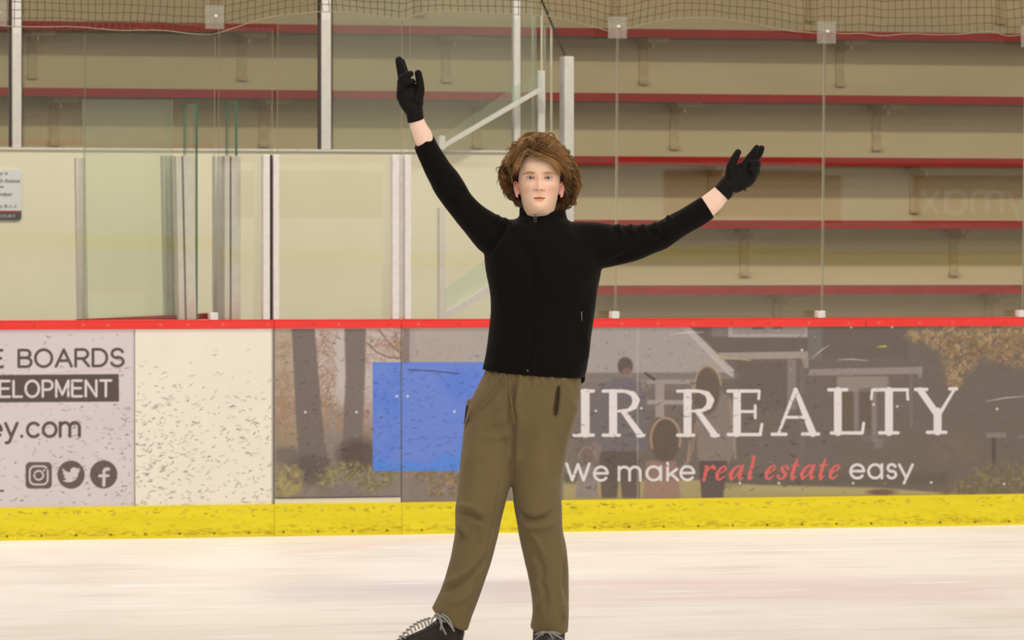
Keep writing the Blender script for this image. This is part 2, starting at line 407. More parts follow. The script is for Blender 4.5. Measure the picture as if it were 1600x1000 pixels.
def branches(P, n, x0, x1, y0, y1, seed, col, a):
    rr = random.Random(seed)
    for _ in range(n):
        x = rr.uniform(x0, x1); y = rr.uniform(y0, y1); an = rr.uniform(-1.2, 1.2)+(pi if rr.random() < .5 else 0); pts = [(x, y)]
        for k in range(rr.randint(3, 7)):
            an += rr.gauss(0, .45); x += 6*cos(an); y += 6*sin(an)
            if not (x0 < x < x1 and y0 < y < y1): break
            pts.append((x, y))
        if len(pts) > 2: P.stroke(pts, rr.uniform(.7, 1.7), col, 1.4, rr.uniform(.4, 1)*a)
def foliage(P, blobs, col1, col2, seed, a=.9, sc=7):
    for cx, cy, rx, ry in blobs:
        P.ell(cx, cy, rx, ry, col1, min(rx, ry)*.5, a, lambda x, y: sst(fbm(x/sc, y/sc, seed, 4), .36, .52))
        P.ell(cx, cy-ry*.1, rx, ry, col2, min(rx, ry)*.6, a, lambda x, y: sst(fbm(x/sc*1.4+7, y/sc*1.4, seed+9, 4), .50, .66))
def p_realty(P):
    px, py = P.px, P.py
    # -- wooded left part
    m = sst(-px, -960, -620)[..., None]
    P.c = P.c*(1-m)+np.array((196, 180, 166.))*m
    lo = sst(py, 600, 700)[..., None]*m*.9
    P.c = P.c*(1-lo)+np.array((134, 119, 106.))*lo
    P.rect(420, 466, 500, 700, (168, 144, 112), 10, .75, lambda x, y: .55+.45*fbm(x/9, y/9, 71))
    branches(P, 230, 488, 528, 512, 640, 5, (150, 112, 88), .5)
    branches(P, 70, 430, 456, 512, 640, 15, (150, 118, 84), .5)
    branches(P, 230, 540, 760, 512, 570, 6, (150, 110, 88), .55)
    branches(P, 90, 545, 582, 512, 660, 16, (160, 122, 98), .4)
    foliage(P, [(505, 650, 30, 26), (560, 660, 30, 30), (445, 640, 22, 50), (660, 545, 60, 20)], (150, 122, 96), (178, 132, 104), 80, .6)
    P.poly([(455, 505), (491, 505), (499, 600), (507, 690), (518, 745), (470, 745), (462, 650), (458, 560)], (120, 106, 96), 3, .95)
    P.poly([(538, 505), (572, 505), (570, 600), (566, 690), (572, 735), (534, 735), (537, 650), (540, 590)], (124, 110, 100), 3, .95)
    P.poly([(629, 505), (650, 505), (647, 545), (645, 600), (628, 600)], (132, 116, 106), 3, .85)
    P.stroke([(590, 512), (603, 530), (614, 542), (627, 552)], 2.2, (120, 98, 84), 1.5, .8)
    P.stroke([(574, 536), (588, 550), (606, 558), (628, 560)], 2.4, (120, 98, 84), 1.5, .8)
    P.stroke([(662, 566), (668, 545), (682, 522), (690, 512)], 1.8, (150, 112, 92), 1.5, .7)
    P.stroke([(690, 566), (720, 545), (745, 527), (760, 518)], 1.5, (150, 112, 92), 1.5, .6)
    P.ell(560, 712, 34, 26, (92, 76, 66), 14, .8); P.ell(480, 735, 36, 24, (96, 84, 74), 12, .7); P.ell(448, 712, 22, 14, (112, 98, 88), 8, .6)
    # -- house: big pale gable, roof edge, siding, window, porch
    P.poly([(640, 505), (1062, 505), (1146, 583), (640, 583)], (176, 163, 152), 3, .85)
    P.rect(900, 1160, 582, 592, (138, 124, 114), 3, .8)
    P.rect(900, 1090, 592, 612, (160, 146, 134), 3, .7)
    P.rect(1007, 1080, 595, 650, (122, 108, 98), 2.5, .8)
    P.rect(1024, 1038, 600, 652, (170, 154, 142), 2, .8); P.rect(1010, 1082, 625, 632, (172, 158, 146), 2, .85); P.rect(1010, 1080, 594, 600, (172, 158, 146), 2, .7)
    P.rect(900, 1000, 592, 770, (124, 110, 100), 12, .75)
    P.poly([(1060, 505), (1072, 505), (1147, 578), (1146, 590), (1138, 586)], (190, 176, 164), 2, .9)
    P.poly([(1076, 505), (1420, 505), (1420, 560), (1130, 560)], (110, 97, 88), 3, .8)
    P.rect(1112, 1140, 505, 526, (136, 124, 116), 3, .8); P.rect(1138, 1262, 505, 527, (182, 170, 160), 2, .85); P.rect(1145, 1258, 505, 522, (140, 128, 118), 2, .7)
    P.rect(1176, 1194, 505, 515, (106, 92, 78), 2, .8); P.rect(1206, 1222, 505, 514, (106, 92, 78), 2, .8)
    P.rect(1262, 1285, 505, 562, (124, 114, 110), 4, .8)
    P.poly([(1122, 551), (1262, 549), (1262, 560), (1124, 562)], (168, 152, 138), 2, .9); P.poly([(1262, 549), (1264, 575), (1256, 575), (1252, 556)], (160, 146, 132), 2, .8)
    P.rect(1150, 1232, 566, 640, (108, 95, 84), 6, .7)
    P.rect(1230, 1244, 562, 640, (146, 132, 122), 3, .75); P.rect(1250, 1256, 570, 740, (128, 114, 104), 3, .6)
    P.poly([(1265, 577), (1440, 573), (1441, 584), (1262, 587)], (156, 141, 130), 2, .85); P.poly([(1434, 574), (1442, 574), (1440, 590), (1435, 590)], (152, 138, 128), 2, .8)
    P.rect(1308, 1388, 588, 612, (158, 142, 130), 3, .8); P.rect(1312, 1334, 612, 672, (108, 92, 76), 2.5, .7); P.rect(1334, 1342, 600, 678, (146, 132, 124), 2, .7)
    P.rect(1342, 1362, 606, 670, (100, 84, 70), 2.5, .6, lambda x, y: .4+.6*fbm(x/6, y/6, 90)); P.rect(1362, 1370, 606, 690, (146, 134, 128), 2, .7)
    P.rect(1421, 1426, 585, 668, (132, 118, 110), 2, .6); P.rect(1345, 1390, 680, 690, (126, 114, 108), 3, .5); P.rect(1366, 1380, 686, 700, (142, 128, 122), 3, .6)
    P.rect(1170, 1300, 700, 760, (116, 104, 96), 20, .5)
    P.rect(1541, 1572, 676, 684, (142, 130, 124), 2, .8); P.rect(1550, 1556, 684, 735, (86, 74, 66), 2, .7); P.rect(1590, 1720, 680, 685, (140, 128, 122), 2, .6)
    # -- ground strip
    P.poly([(880, 752), (1090, 750), (1180, 757), (1370, 762), (1480, 770), (1900, 772), (1900, 790), (880, 790)], (178, 160, 108), 3, .85)
    P.rect(1130, 1480, 738, 758, (98, 92, 76), 9, .55); P.poly([(1160, 757), (1400, 767), (1480, 772), (1300, 772), (1160, 766)], (180, 162, 112), 3, .6)
    P.ell(1377, 769, 22, 4.5, (116, 86, 74), 3, .9)
    P.rect(882, 900, 740, 756, (96, 92, 66), 5, .7)
    # -- people seen from behind, printed
    P.poly([(927, 690), (925, 640), (931, 612), (944, 600), (960, 592), (988, 592), (1000, 600), (1010, 618), (1014, 660), (1010, 700), (1000, 712), (930, 712)], (118, 108, 106), 4, .9)
    P.poly([(944, 600), (962, 589), (986, 589), (1000, 600), (1004, 630), (940, 630)], (116, 108, 108), 4, .7)
    P.ell(977, 572, 12, 14, (100, 84, 74), 3, .95); P.ell(980, 582, 8, 8, (148, 118, 104), 3, .6)
    P.poly([(936, 705), (998, 705), (1000, 778), (972, 778), (968, 740), (964, 778), (940, 778)], (100, 86, 78), 3, .9)
    P.ell(931, 704, 9, 14, (158, 128, 112), 4, .5)
    P.poly([(1088, 650), (1094, 620), (1120, 606), (1142, 620), (1148, 650), (1150, 700), (1140, 722), (1090, 722)], (142, 126, 114), 4, .85)
    P.stroke([(1140, 625), (1147, 680), (1149, 716)], 4, (168, 144, 122), 3, .55); P.stroke([(1088, 660), (1082, 700), (1076, 720)], 4, (176, 146, 118), 3, .5)
    P.ell(1105, 610, 20, 38, (108, 92, 80), 5, .95); P.stroke(arc(1106, 608, 21, -37, 190, 10, 16), 2.2, (204, 168, 132), 2.5, .75)
    P.poly([(1092, 720), (1136, 720), (1130, 778), (1096, 778)], (94, 82, 78), 3, .9)
    P.poly([(1010, 720), (1056, 720), (1064, 779), (1004, 779)], (156, 122, 108), 4, .85)
    P.ell(1039, 688, 23, 34, (104, 88, 76), 5, .95)
    P.stroke(arc(1040, 686, 23, -33, 205, -20, 18), 3.4, (200, 162, 126), 3, .7)
    P.stroke([(1078, 690), (1074, 722), (1066, 730)], 3, (190, 164, 140), 2, .5)
    P.ell(917, 712, 12, 14, (124, 104, 94), 4, .85); P.stroke(arc(917, 714, 12, -15, 190, 10, 12), 2.0, (186, 156, 130), 2, .5)
    P.poly([(906, 730), (928, 728), (936, 778), (898, 778)], (142, 126, 124), 4, .8)
    P.rect(995, 997.5, 505, 780, (196, 182, 170), 1.5, .45)
    # -- shrubs
    foliage(P, [(450, 750, 24, 24), (440, 765, 22, 12)], (148, 132, 90), (172, 154, 102), 100, .9, 8)
    foliage(P, [(522, 745, 26, 14), (545, 735, 22, 14), (510, 760, 14, 14), (590, 745, 30, 18), (572, 762, 20, 10)], (124, 116, 82), (158, 142, 96), 110, .85, 8)
    P.ell(535, 768, 34, 12, (128, 116, 108), 8, .7)
    P.rect(640, 800, 738, 782, (136, 122, 110), 6, .8)
    foliage(P, [(690, 745, 50, 12), (680, 768, 16, 10), (715, 762, 22, 14)], (126, 106, 84), (164, 136, 92), 120, .8, 6)
    foliage(P, [(1565, 752, 60, 26), (1530, 765, 40, 16), (1640, 750, 60, 26), (1500, 772, 30, 8)], (118, 104, 76), (140, 126, 88), 130, .75, 8)
    foliage(P, [(1490, 705, 40, 22)], (132, 112, 88), (126, 108, 88), 140, .3, 12)
    # -- autumn leaves at the top right
    foliage(P, [(1450, 525, 34, 12), (1480, 530, 30, 20), (1520, 528, 44, 26), (1500, 560, 26, 26), (1492, 588, 14, 20), (1560, 535, 44, 30), (1600, 540, 40, 34), (1660, 540, 50, 36)], (150, 122, 88), (178, 150, 112), 150, .85, 6)
    foliage(P, [(1510, 545, 30, 20), (1580, 545, 40, 20)], (126, 98, 70), (120, 102, 80), 160, .5, 6)
    P.c += ((fbm(P.px/3.2, P.py/3.2, 200, 2)-.5)*7)[..., None]
    # -- blue square
    P.rect(582.3, 790, 566, 736, (98, 128, 206), 1.2)
    P.rect(584, 790, 568, 734, (122, 140, 202), 10, .55, lambda x, y: sst(fbm(x/60, y/60, 170), .35, .6))
    for c_ in ((588, 728, 20, 18), (640, 735, 34, 14), (700, 728, 24, 20), (745, 710, 30, 34)): P.ell(*c_, (78, 136, 214), 8, .55, lambda x, y: ((x > 582.5) & (x < 790) & (y < 735.5)).astype(float))
    P.rect(560, 582, 500, 740, (134, 119, 106), 1.2, 0)
    P.rect(560, 790, 736.6, 745, (134, 119, 106), 1.2, 0)
    P.stroke([(638, 577.5), (680, 580), (717, 584)], 2.0, (60, 62, 110), 1.2, .8)
    # -- lettering
    W = (232, 221, 212)
    def q(x0, x1, y0, y1): return ([(x0+(y1-y0)/2, (y0+y1)/2), (x1-(y1-y0)/2, (y0+y1)/2)], y1-y0)
    def v(x0, x1, y0, y1): return ([((x0+x1)/2, y0+(x1-x0)/2*.3), ((x0+x1)/2, y1-(x1-x0)/2*.3)], x1-x0)
    def serif(xa, xb, y): return ([(xa+2, y), (xb-2, y)], 5.3)
    def stem(x0, x1, ya, yb): return ([((x0+x1)/2, ya+3), ((x0+x1)/2, yb-3)], x1-x0+1.6)
    t, bt = 611, 680
    G = [stem(908.5, 920.5, t, bt), serif(893, 929, t), serif(895, 929, bt)]
    for ox, stw in ((0, 0), (116.3, 0)):
        G += [stem(952.5+ox, 963.5+ox, t, bt), serif(940.5+ox, 975+ox, t), serif(940.5+ox, 969.5+ox, bt),
              ([(958+ox, 611), (978+ox, 611.5), (989+ox, 615.5), (994+ox, 625), (991+ox, 635), (982+ox, 641), (966+ox, 642.5)], [4, 5, 8.5, 11.5, 9.5, 5.5, 4]),
              ([(974+ox, 643), (1000+ox, 679)], [8, 10]), serif(994+ox, 1008+ox, 680.4)]
    G += [stem(1146.3, 1156.8, t, bt), serif(1135.5, 1188, t), serif(1136, 1190, bt-1), ([(1186.5, 611), (1185.5, 623)], [4, 4.5]), ([(1188, 677), (1190.5, 663)], [5, 4.5]),
          ([(1154, 643), (1178, 643)], 4.6), ([(1180, 634), (1180, 653)], [4.5, 4.5])]
    G += [([(1243, 609), (1216.5, 677)], [6, 4.4]), ([(1243, 609), (1270, 677)], [7, 11.5]), serif(1204.5, 1230, 678.5), serif(1252, 1281, 678.2), ([(1228, 652), (1260, 652)], 4.6)]
    G += [stem(1303.8, 1314.5, 608, 678), serif(1293, 1325, 609), serif(1297, 1349, 676.5), ([(1347.5, 676), (1349.5, 661)], [5, 4.5])]
    G += [stem(1383.6, 1394.4, 608, 678), serif(1361.5, 1420, 609), serif(1372.5, 1405, 676.3), ([(1363, 609), (1361.5, 623)], [4, 4.5]), ([(1417.5, 609), (1418.5, 624)], [4, 4.5])]
    G += [([(1438, 610), (1464, 647)], [10, 10.5]), ([(1491, 609), (1468, 647)], [4.2, 6]), stem(1459.5, 1470.5, 640, 677), serif(1428.5, 1450, 608.5), serif(1482, 1496.5, 607.6), serif(1447, 1480, 675.5)]
    P.glyphs(G, W, 1.1, .97)
    # sans words
    def at(s, glyph, x0, x1, base, h, wd=4.3, font=LOW):
        gw, gs = font[glyph]; ext = max(u for g in gs for u, _ in g)
        return [([(x0+wd/2+u/ext*(x1-x0-wd), base-wd/2-vv*(h-wd)) for u, vv in g], wd) for g in gs]
    S = at(P, 'W', 883, 923, 752.5, 30, 4.6, CAPS)+at(P, 'e', 926, 951.5, 752.8, 25.5)+at(P, 'm', 965, 1002.5, 752.5, 25)
    S += at(P, 'a', 1008.5, 1034.5, 752.5, 25.5)+at(P, 'k', 1041, 1061.5, 752.3, 21.5)+at(P, 'e', 1061, 1086.5, 752.2, 25.5)
    S += at(P, 'e', 1326.5, 1352, 749.3, 25.5)+at(P, 'a', 1355, 1380, 749.2, 25.5)+at(P, 's', 1384, 1402, 749, 25.5)+at(P, 'v', 1403, 1428, 748.5, 24.5)
    P.glyphs(S, (230, 219, 208), 1.1, .97)
    # red italic words: unit glyphs sheared
    IT = {
     'r': [([(.0, 1), (.16, .92), (.16, .0)], [.08, .2, .22]), ([(.16, .45), (.36, .85), (.55, 1.0), (.66, .86)], [.08, .1, .16, .24])],
     'e': [([(.12, .42), (.50, .56), (.66, .80), (.50, 1.0), (.26, .86), (.10, .48), (.18, .10), (.40, 0), (.70, .26)], [.09, .09, .14, .1, .14, .24, .18, .12, .08])],
     'a': [([(.72, .86), (.50, 1.0), (.22, .80), (.06, .36), (.18, .02), (.44, .22), (.70, .80)], [.12, .1, .16, .24, .16, .08, .1]), ([(.78, 1.0), (.72, .30), (.82, .0), (1.02, .2)], [.16, .22, .16, .07])],
     'l': [([(-.06, 1.62), (.16, 1.66), (.14, .30), (.20, 0), (.42, .18)], [.07, .16, .24, .18, .07])],
     's': [([(.56, .78), (.40, 1.0), (.14, .84), (.24, .60), (.50, .36), (.42, .06), (.16, 0), (.02, .22)], [.2, .08, .16, .22, .22, .14, .1, .22])],
     't': [([(.24, 1.42), (.18, .96), (.14, .30), (.22, 0), (.46, .2)], [.1, .2, .23, .18, .07]), ([(-.06, .96), (.48, 1.0)], [.09, .09])]}
    def it(ch, x0, base, wpx, h=25.0):
        st = []
        for pts, wd in IT[ch]:
            st.append(([(x0+u*wpx+vv*h*.22, base-1.6-vv*(h-3.2)) for u, vv in pts], [k*25 for k in wd]))
        return st
    Rd = it('r', 1096, 751.5, 23)+it('e', 1116, 751.5, 21)+it('a', 1138, 751.3, 22)+it('l', 1166.5, 751, 20)
    Rd += it('e', 1193, 750.6, 21)+it('s', 1214, 750.4, 23)+it('t', 1233, 750.2, 21)+it('a', 1249.5, 750, 22)+it('t', 1277, 749.8, 21)+it('e', 1293, 749.6, 21)
    P.glyphs(Rd, (226, 104, 96), 1.1, .97)
    # -- wear
    P.scuffs(150, 430, 626, 520, 778, 27, col=(64, 54, 50), a=(.2, .8), L=(2, 8))
    P.scuffs(190, 584, 790, 575, 735, 28, col=(70, 78, 130), a=(.2, .65), L=(3, 11))
    P.scuffs(60, 628, 790, 515, 780, 29, col=(64, 54, 50), a=(.2, .6), L=(2, 7))
    P.scuffs(300, 880, 1620, 515, 770, 37, col=(84, 72, 65), a=(.2, .55), L=(2, 7), dens=lambda x, y: .3+.7*(x < 1320))
    P.scuffs(120, 880, 1290, 595, 765, 38, col=(60, 48, 44), a=(.35, .75), L=(3, 12))
    P.scuffs(90, 430, 1620, 515, 770, 39, col=(214, 204, 194), a=(.2, .7), L=(1, 4))
    for a_, b_ in (((1268, 560), (1296, 539)), ((1309, 562), (1356, 563.5)), ((1540, 627), (1604, 619)), ((1046, 523), (1100, 519))): P.stroke([a_, ((a_[0]+b_[0])/2, (a_[1]+b_[1])/2-1.5), b_], [.6, 1.8, .6], (214, 206, 196), 1.2, .75)
    P.stroke([(1120, 557), (1172, 563)], [1, 2], (196, 186, 96), 1.2, .7); P.stroke([(1370, 542), (1384, 541)], [1, 3], (190, 190, 70), 1.2, .9)
    P.stroke([(1008, 583), (1022, 593)], [3, 4], (70, 58, 50), 2, .8)
    for x, y in ((1253, 547), (477, 644), (547+10, 644), (1365, 632), (931, 642), (1002, 638), (1402, 635), (1558, 639), (1156, 755), (1217, 755), (1333, 755), (1455, 754), (1569, 756), (1330, 511), (1394, 511), (620, 619), (637, 619), (710, 643)):
        P.ell(x, y, 1.9, 1.9, (232, 224, 214), 1.2, .9)
    P.rect(428.5, 431, 500, 800, (150, 138, 128), 1.2, .6)
def p_kick(x0, x1, seed):
    def f(P):
        t = fbm(P.px/50, P.py/7, seed); P.c += ((t-.5)*np.array([16, 18, 10])[:, None, None]).transpose(1, 2, 0) if False else (t-.5)[..., None]*np.array([18, 20, 12.])
        dens = (x1-x0)/1600
        P.scuffs(int(600*dens), x0, x1, 785, 845, seed, col=(188, 158, 34), a=(.15, .5), L=(3, 12))
        rr = random.Random(seed)
        base = lambda x: 844-.0150*x; top = lambda x: 795-.0141*x
        for _ in range(int(900*dens)):
            x = rr.uniform(x0, x1); y = base(x)-4-abs(rr.gauss(0, 6)); l = rr.uniform(3, 11)
            P.stroke([(x, y), (x+l, y+rr.uniform(-1, 1))], rr.uniform(.8, 1.8), (150, 122, 34), 1.5, rr.uniform(.12, .42))
        for _ in range(int(130*dens)):
            x = rr.uniform(x0, x1); y = top(x)+4+abs(rr.gauss(0, 6)); l = rr.uniform(3, 8)
            P.stroke([(x, y), (x+l, y+rr.uniform(-2, 2))], rr.uniform(.8, 2), (128, 106, 40), 1.3, rr.uniform(.2, .6))
        k = math.ceil(x0/54)
        while k*54 < x1:
            P.ell(k*54+11, base(k*54)-6, 1.8, 1.5, (70, 50, 24), 1.2, .9); P.ell(k*54+14+3*(k % 2), top(k*54)+9, 1.8, 1.8, (176, 166, 120), 1.2, .8); k += 1
    return f
def p_cap(x0, x1, seed):
    def f(P):
        P.c += (fbm(P.px/40, P.py/4, seed)-.5)[..., None]*np.array([14, 10, 10.])
        rr = random.Random(seed); k = math.ceil(x0/60)
        topc = lambda x: 500-.0031*x
        P.poly([(x0, topc(x0)+1.0), (x1, topc(x1)+1.0), (x1, topc(x1)+2.4), (x0, topc(x0)+2.4)], (200, 30, 28), 1.2, .6)
        while k*60 < x1:
            x = k*60+rr.uniform(-12, 12); P.ell(x, topc(x)+8.5, 2.1, 1.8, (214, 120, 110) if rr.random() < .6 else (190, 60, 54), 1.2, .9); k += 1
    return f
def board_section(name, px0, px1, label, faces, caps, kick=True, z_ad=ZK, cat='rink boards'):
    xa = X_(px0, 0); xb = X_(px1, 0)
    root = empty(name, ((xa+xb)/2, .06, 0), label, cat)
    g = .0025
    b = MB(); b.box(xa+g, xb-g, .008, .10, .0, ZC-.002); b.build('backing_frame', M['cream_wall'], root)
    for nm, a, c, painter, base, z0 in faces:
        grid_panel(nm, X_(a, 0)+g, X_(c, 0)-g, z0, ZC-.001, 0, painter, root, base, 1.0)
    for a, c, s in caps:
        o = grid_panel('cap_rail', X_(a, 0)+g*.7, X_(c, 0)-g*.7, ZC, ZT, -.004, p_cap(a, c, s), root, (242, 62, 54), 1.5, depth=.13)
    if kick:
        o = grid_panel('kick_plate', xa+g*.5, xb-g*.5, 0.0, z_ad, -.012, p_kick(px0, px1, int(px0)+500), root, (238, 212, 34), 1.0, depth=.018)
    return root
board_section('dasher_board', -420, 428, 'rink board section with lilac-grey advertisement and blank cream sheet left of the gate',
    [('advertising_sheet', -420, 210.5, p_left_ad, (220, 203, 197), ZK), ('blank_sheet', 210.5, 428, p_white, (242, 228, 204), ZK)], [(-420, 428, 1)])
gate = board_section('rink_gate', 428, 627, 'rink gate printed with two tree trunks, at the left end of the realty advertisement',
    [('advertising_sheet', 428, 627, p_realty, (124, 110, 99), ZK+.03), ], [(428, 627, 2)], cat='gate')
b = MB(); b.box(X_(428, 0)+.004, X_(627, 0)-.004, -.002, .009, ZK, ZK+.026); b.build('sill_strip', M['cream_wall'], gate)
b = MB(); b.box(X_(430, 0)+.004, X_(626, 0)-.004, -.004, .006, ZK+.0262, ZK+.0298); b.build('bottom_seal', M['dark_gap'], gate)
board_section('dasher_board', 627, 2150, 'long rink board section with the realty advertisement in white serif letters',
    [('advertising_sheet', 627, 2150, p_realty, (117, 103, 91), ZK)], [(627, 1353, 3), (1353, 2150, 4)])

# ------------------------------------------------------------------ opposite side of the rink (behind the camera; mirrored in the glass)
YB = -27.3
def p_back(P):
    pass
b = MB(); b.box(-40, 40, YB-.1, YB, 0, 1.02); bk = b.build('wall_back', mat('white_far_boards', alb((240, 228, 208)), .6)); tag(bk, 'white rink boards on the near side behind the camera', 'wall', kind='structure')
b = MB(); b.box(-40, 40, YB, YB+.01, 0, .14); b.build('kick_plate', mat('yellow_far_kick_plate', alb((242, 214, 40)), .5), bk)
mm = mat('maroon_far_advert', alb((150, 44, 34)), .6); mp = mat('pale_far_lettering', alb((236, 226, 214)), .6)
for xa_, xb_ in ((10.15, 12.1), (12.9, 16.0), (5.6, 7.4)):
    b = MB(); b.box(xa_, xb_, YB, YB+.008, .46, .94); adx = b.build('advert', mm, bk)
    if xa_ == 12.9: ad = adx
LOW['x'] = (.8, [[(0, 0), (.76, 1)], [(.76, 0), (0, 1)]])
b = MB(); u0 = 0
for ch in 'xamy':          # read backwards in the glass
    gw, gs = LOW[ch]
    for g_ in gs: b.tube([(13.0+(u0+gw-u)*.235, YB+.009, .545+vv*.235) for u, vv in g_], .022, 4)
    u0 += gw+.30
b.build('lettering', mp, ad)
b = MB(); b.box(-40, 40, YB-.12, YB+.012, 1.02, 1.07); b.build('cap_rail', M['red_nose'], bk)

# ------------------------------------------------------------------ bleacher tiers
ROWD = {}
NOSE_Y = [447, 344.5, 246, 148.5, 48.5, -52, -156]     # px of the top of each red edge at x=1250-ish
BR = {0: [1215-340*3, 1215, 1545], 1: [185, 510, 838, 1163, 1490], 2: [136, 465, 788, 1112, 1428], 3: [85, 412, 745, 1053, 1369], 4: [50, 378, 697, 1005, 1312, 1620], 5: [30, 340, 655, 960, 1265, 1562], 6: []}
zprev = None
NAMES = ['lowest bleacher tier, its red edge just above the cap rail', 'second bleacher tier from the bottom, red edge level with the raised left cuff',
         'third bleacher tier from the bottom, red edge beside the curly head', 'fourth bleacher tier from the bottom, red edge crossing the raised glove',
         'fifth bleacher tier from the bottom, red edge just under the netting', 'topmost visible bleacher tier, behind the netting', 'highest bleacher tier above the frame']
for n in range(6):
    Yn = 6.6+.60*n
    zt = Z_(NOSE_Y[n], Yn, 1250); th = Z_(NOSE_Y[n], Yn, 1250)-Z_(NOSE_Y[n]+12, Yn, 1250)
    znext = Z_(NOSE_Y[n+1], Yn+.60, 1250) if n < 6 else zt+.42
    xa, xb = X_(-700, Yn), X_(2400, Yn)
    root = empty('bleacher_tier', ((xa+xb)/2, Yn, 0), ['red-edged tan bleacher tier, lowest one, just above the red cap rail', 'red-edged bleacher tier, second from the bottom, behind the outstretched black sleeve',
        'red-edged bleacher tier, third from the bottom, level with the curly hair', 'red-edged bleacher tier, fourth from the bottom, behind the raised black glove',
        'red-edged bleacher tier, fifth from the bottom, just under the net', 'topmost bleacher tier, tan riser seen through the net'][n], 'bleachers', 'bleacher tiers behind the rink')
    OV = .38
    b = MB(); b.box(xa, xb, Yn, Yn+.60+OV-.002, zt-th, zt, 0)
    b.build('seat_plank', [M['plank']], root)
    b = MB(); b.box(xa, xb, Yn-.012, Yn, zt-th-.002, zt+.001); b.build('red_edge', M['red_nose'], root)
    # riser below this plank, set back under the overhang
    zlow = (zprev+.001) if n else -.02
    b = MB(); b.box(xa, xb, Yn+OV, Yn+OV+.02, zlow, zt-th-.0005); b.build('riser', M['riser'], root)
    zprev = zt
    for bx in BR[n]:
        X = X_(bx, Yn+OV, NOSE_Y[n]+50); b = MB()
        b.box(X-.03, X+.03, Yn+OV-.012, Yn+OV-.0005, zt-th-.30, zt-th)
        b.box(X-.034, X+.034, Yn+OV-.035, Yn+OV-.0005, zt-th-.31, zt-th-.285)
        b.box(X-.022, X-.016, Yn+.10, Yn+OV-.012, zt-th-.07, zt-th-.001)
        b.box(X-.06, X+.10, Yn+.10, Yn+OV-.012, zt-th-.03, zt-th-.001)
        b.build('support_bracket', M['bracket'], root)
b = MB(); b.box(-30, 40, 11.5, 11.7, 0, 8); o = b.build('wall_far', mat('tan_hall_wall', alb((190, 176, 144)), .8)); tag(o, 'tan hall wall behind the bleachers', 'wall', kind='structure')

b = MB(); b.box(-30, 40, 3.2, 11.7, 6.6, 6.8); o = b.build('shade_ceiling', mat('dark_shade_ceiling', alb((120, 108, 90)), .9)); tag(o, 'unseen overhead slab added to shade the bleachers', 'shade_ceiling', kind='structure')  # out-of-view slab, added to hold ambient light off the upper tiers

# ------------------------------------------------------------------ cream wall behind the benches, and what stands on it
YW = 2.0
b = MB(); b.box(X_(-700, YW), X_(884, YW), YW, YW+.10, -.02, Z_(235, YW)-.012)
cw = b.build('cream_partition_wall', M['cream_wall']); tag(cw, 'long cream partition wall behind the players bench, left of the person', 'partition wall')
b = MB(); b.box(X_(-700, YW), X_(884, YW), YW-.01, YW+.11, Z_(235, YW)-.012, Z_(235, YW)); b.build('top_trim', M['white_post'], cw)
ZWT = Z_(235, YW)
def wpost(x0, x1, ytop, Y, m, label, ybot=None, group=None, dark=True, depth=.05, name='glass_support_post'):
    xa, xb = X_(x0, Y), X_(x1, Y); z0 = ZWT if ybot is None else Z_(ybot, Y); z1 = Z_(ytop, Y)
    r = empty(name, ((xa+xb)/2, Y, z0), label, 'post', group)
    b = MB(); b.box(xa, xb, Y, Y+depth, z0, z1); b.build('upright', m, r, bevel=.004)
    if dark:
        b = MB(); b.box(xa-.011, xa-.0005, Y+.008, Y+depth-.008, z0, z1); b.build('gasket', M['dark_gap'], r)
        b = MB(); b.box(xb+.0005, xb+.008, Y+.008, Y+depth-.008, z0, z1); b.build('gasket', M['dark_gap'], r)
    return r
wpost(19.5, 34, -60, YW, M['white_post'], 'tall white post on the cream wall at the far left of the photo')
wpost(502.5, 517.5, -60, YW, M['white_post'], 'tall white post on the cream wall, left of the raised black glove')
wpost(803.5, 813.5, -60, YW, M['white_post'], 'slim white post on the cream wall, above the curly hair', dark=False)
wpost(841, 852, 110, YW, M['white_post'], 'short white post on the cream wall holding the upper end of the sloping handrail', dark=False)
wpost(882, 897, 87, YW+.02, M['white_post'], 'wide white post at the end of the cream wall, right of the curly head', ybot=835, dark=False, depth=.09)
def pane(x0, x1, y0, y1, Y, label, m='glass', tilt=0, edge='pale_edge', th=.012, group=None, ybot=None):
    xa, xb = X_(x0, Y), X_(x1, Y); z0, z1 = (ZT if ybot is None else ybot), Z_(y0, Y)
    v = []
    b = MB(); Yc = Y
    vs = [(x, Yc+yy, z) for x in (xa, xb) for yy in (0, th) for z in (z0, z1)]
    b.add(vs, [(0, 1, 3, 2), (4, 6, 7, 5), (0, 2, 6, 4), (1, 5, 7, 3)], 1)
    b.add(vs, [(0, 4, 5, 1), (2, 3, 7, 6)], 0)
    o = b.build('rink_glass', [M[m], M[edge]])
    # tilt about its bottom edge
    if tilt:
        c, s = cos(tilt), sin(tilt)
        for vv in o.data.vertices:
            dy = vv.co.y-Y; dz = vv.co.z-z0; vv.co.y = Y+dy*c-dz*s; vv.co.z = z0+dy*s+dz*c
    tag(o, label, 'glass pane', group)
    return o
pane(-500, 14, -60, 235, YW+.02, 'rear glass pane cut by the left edge of the photo', 'glass', ybot=ZWT)
pane(38, 499, -60, 235, YW+.02, 'wide rear glass pane on the cream wall between two tall white posts', 'glass', ybot=ZWT)
pane(521, 802, -60, 235, YW+.02, 'rear greenish glass pane on the cream wall behind the raised glove', 'green_glass', ybot=ZWT)
pane(815, 838, -60, 235, YW+.02, 'narrow rear glass pane above the curly hair', 'green_glass', ybot=ZWT)
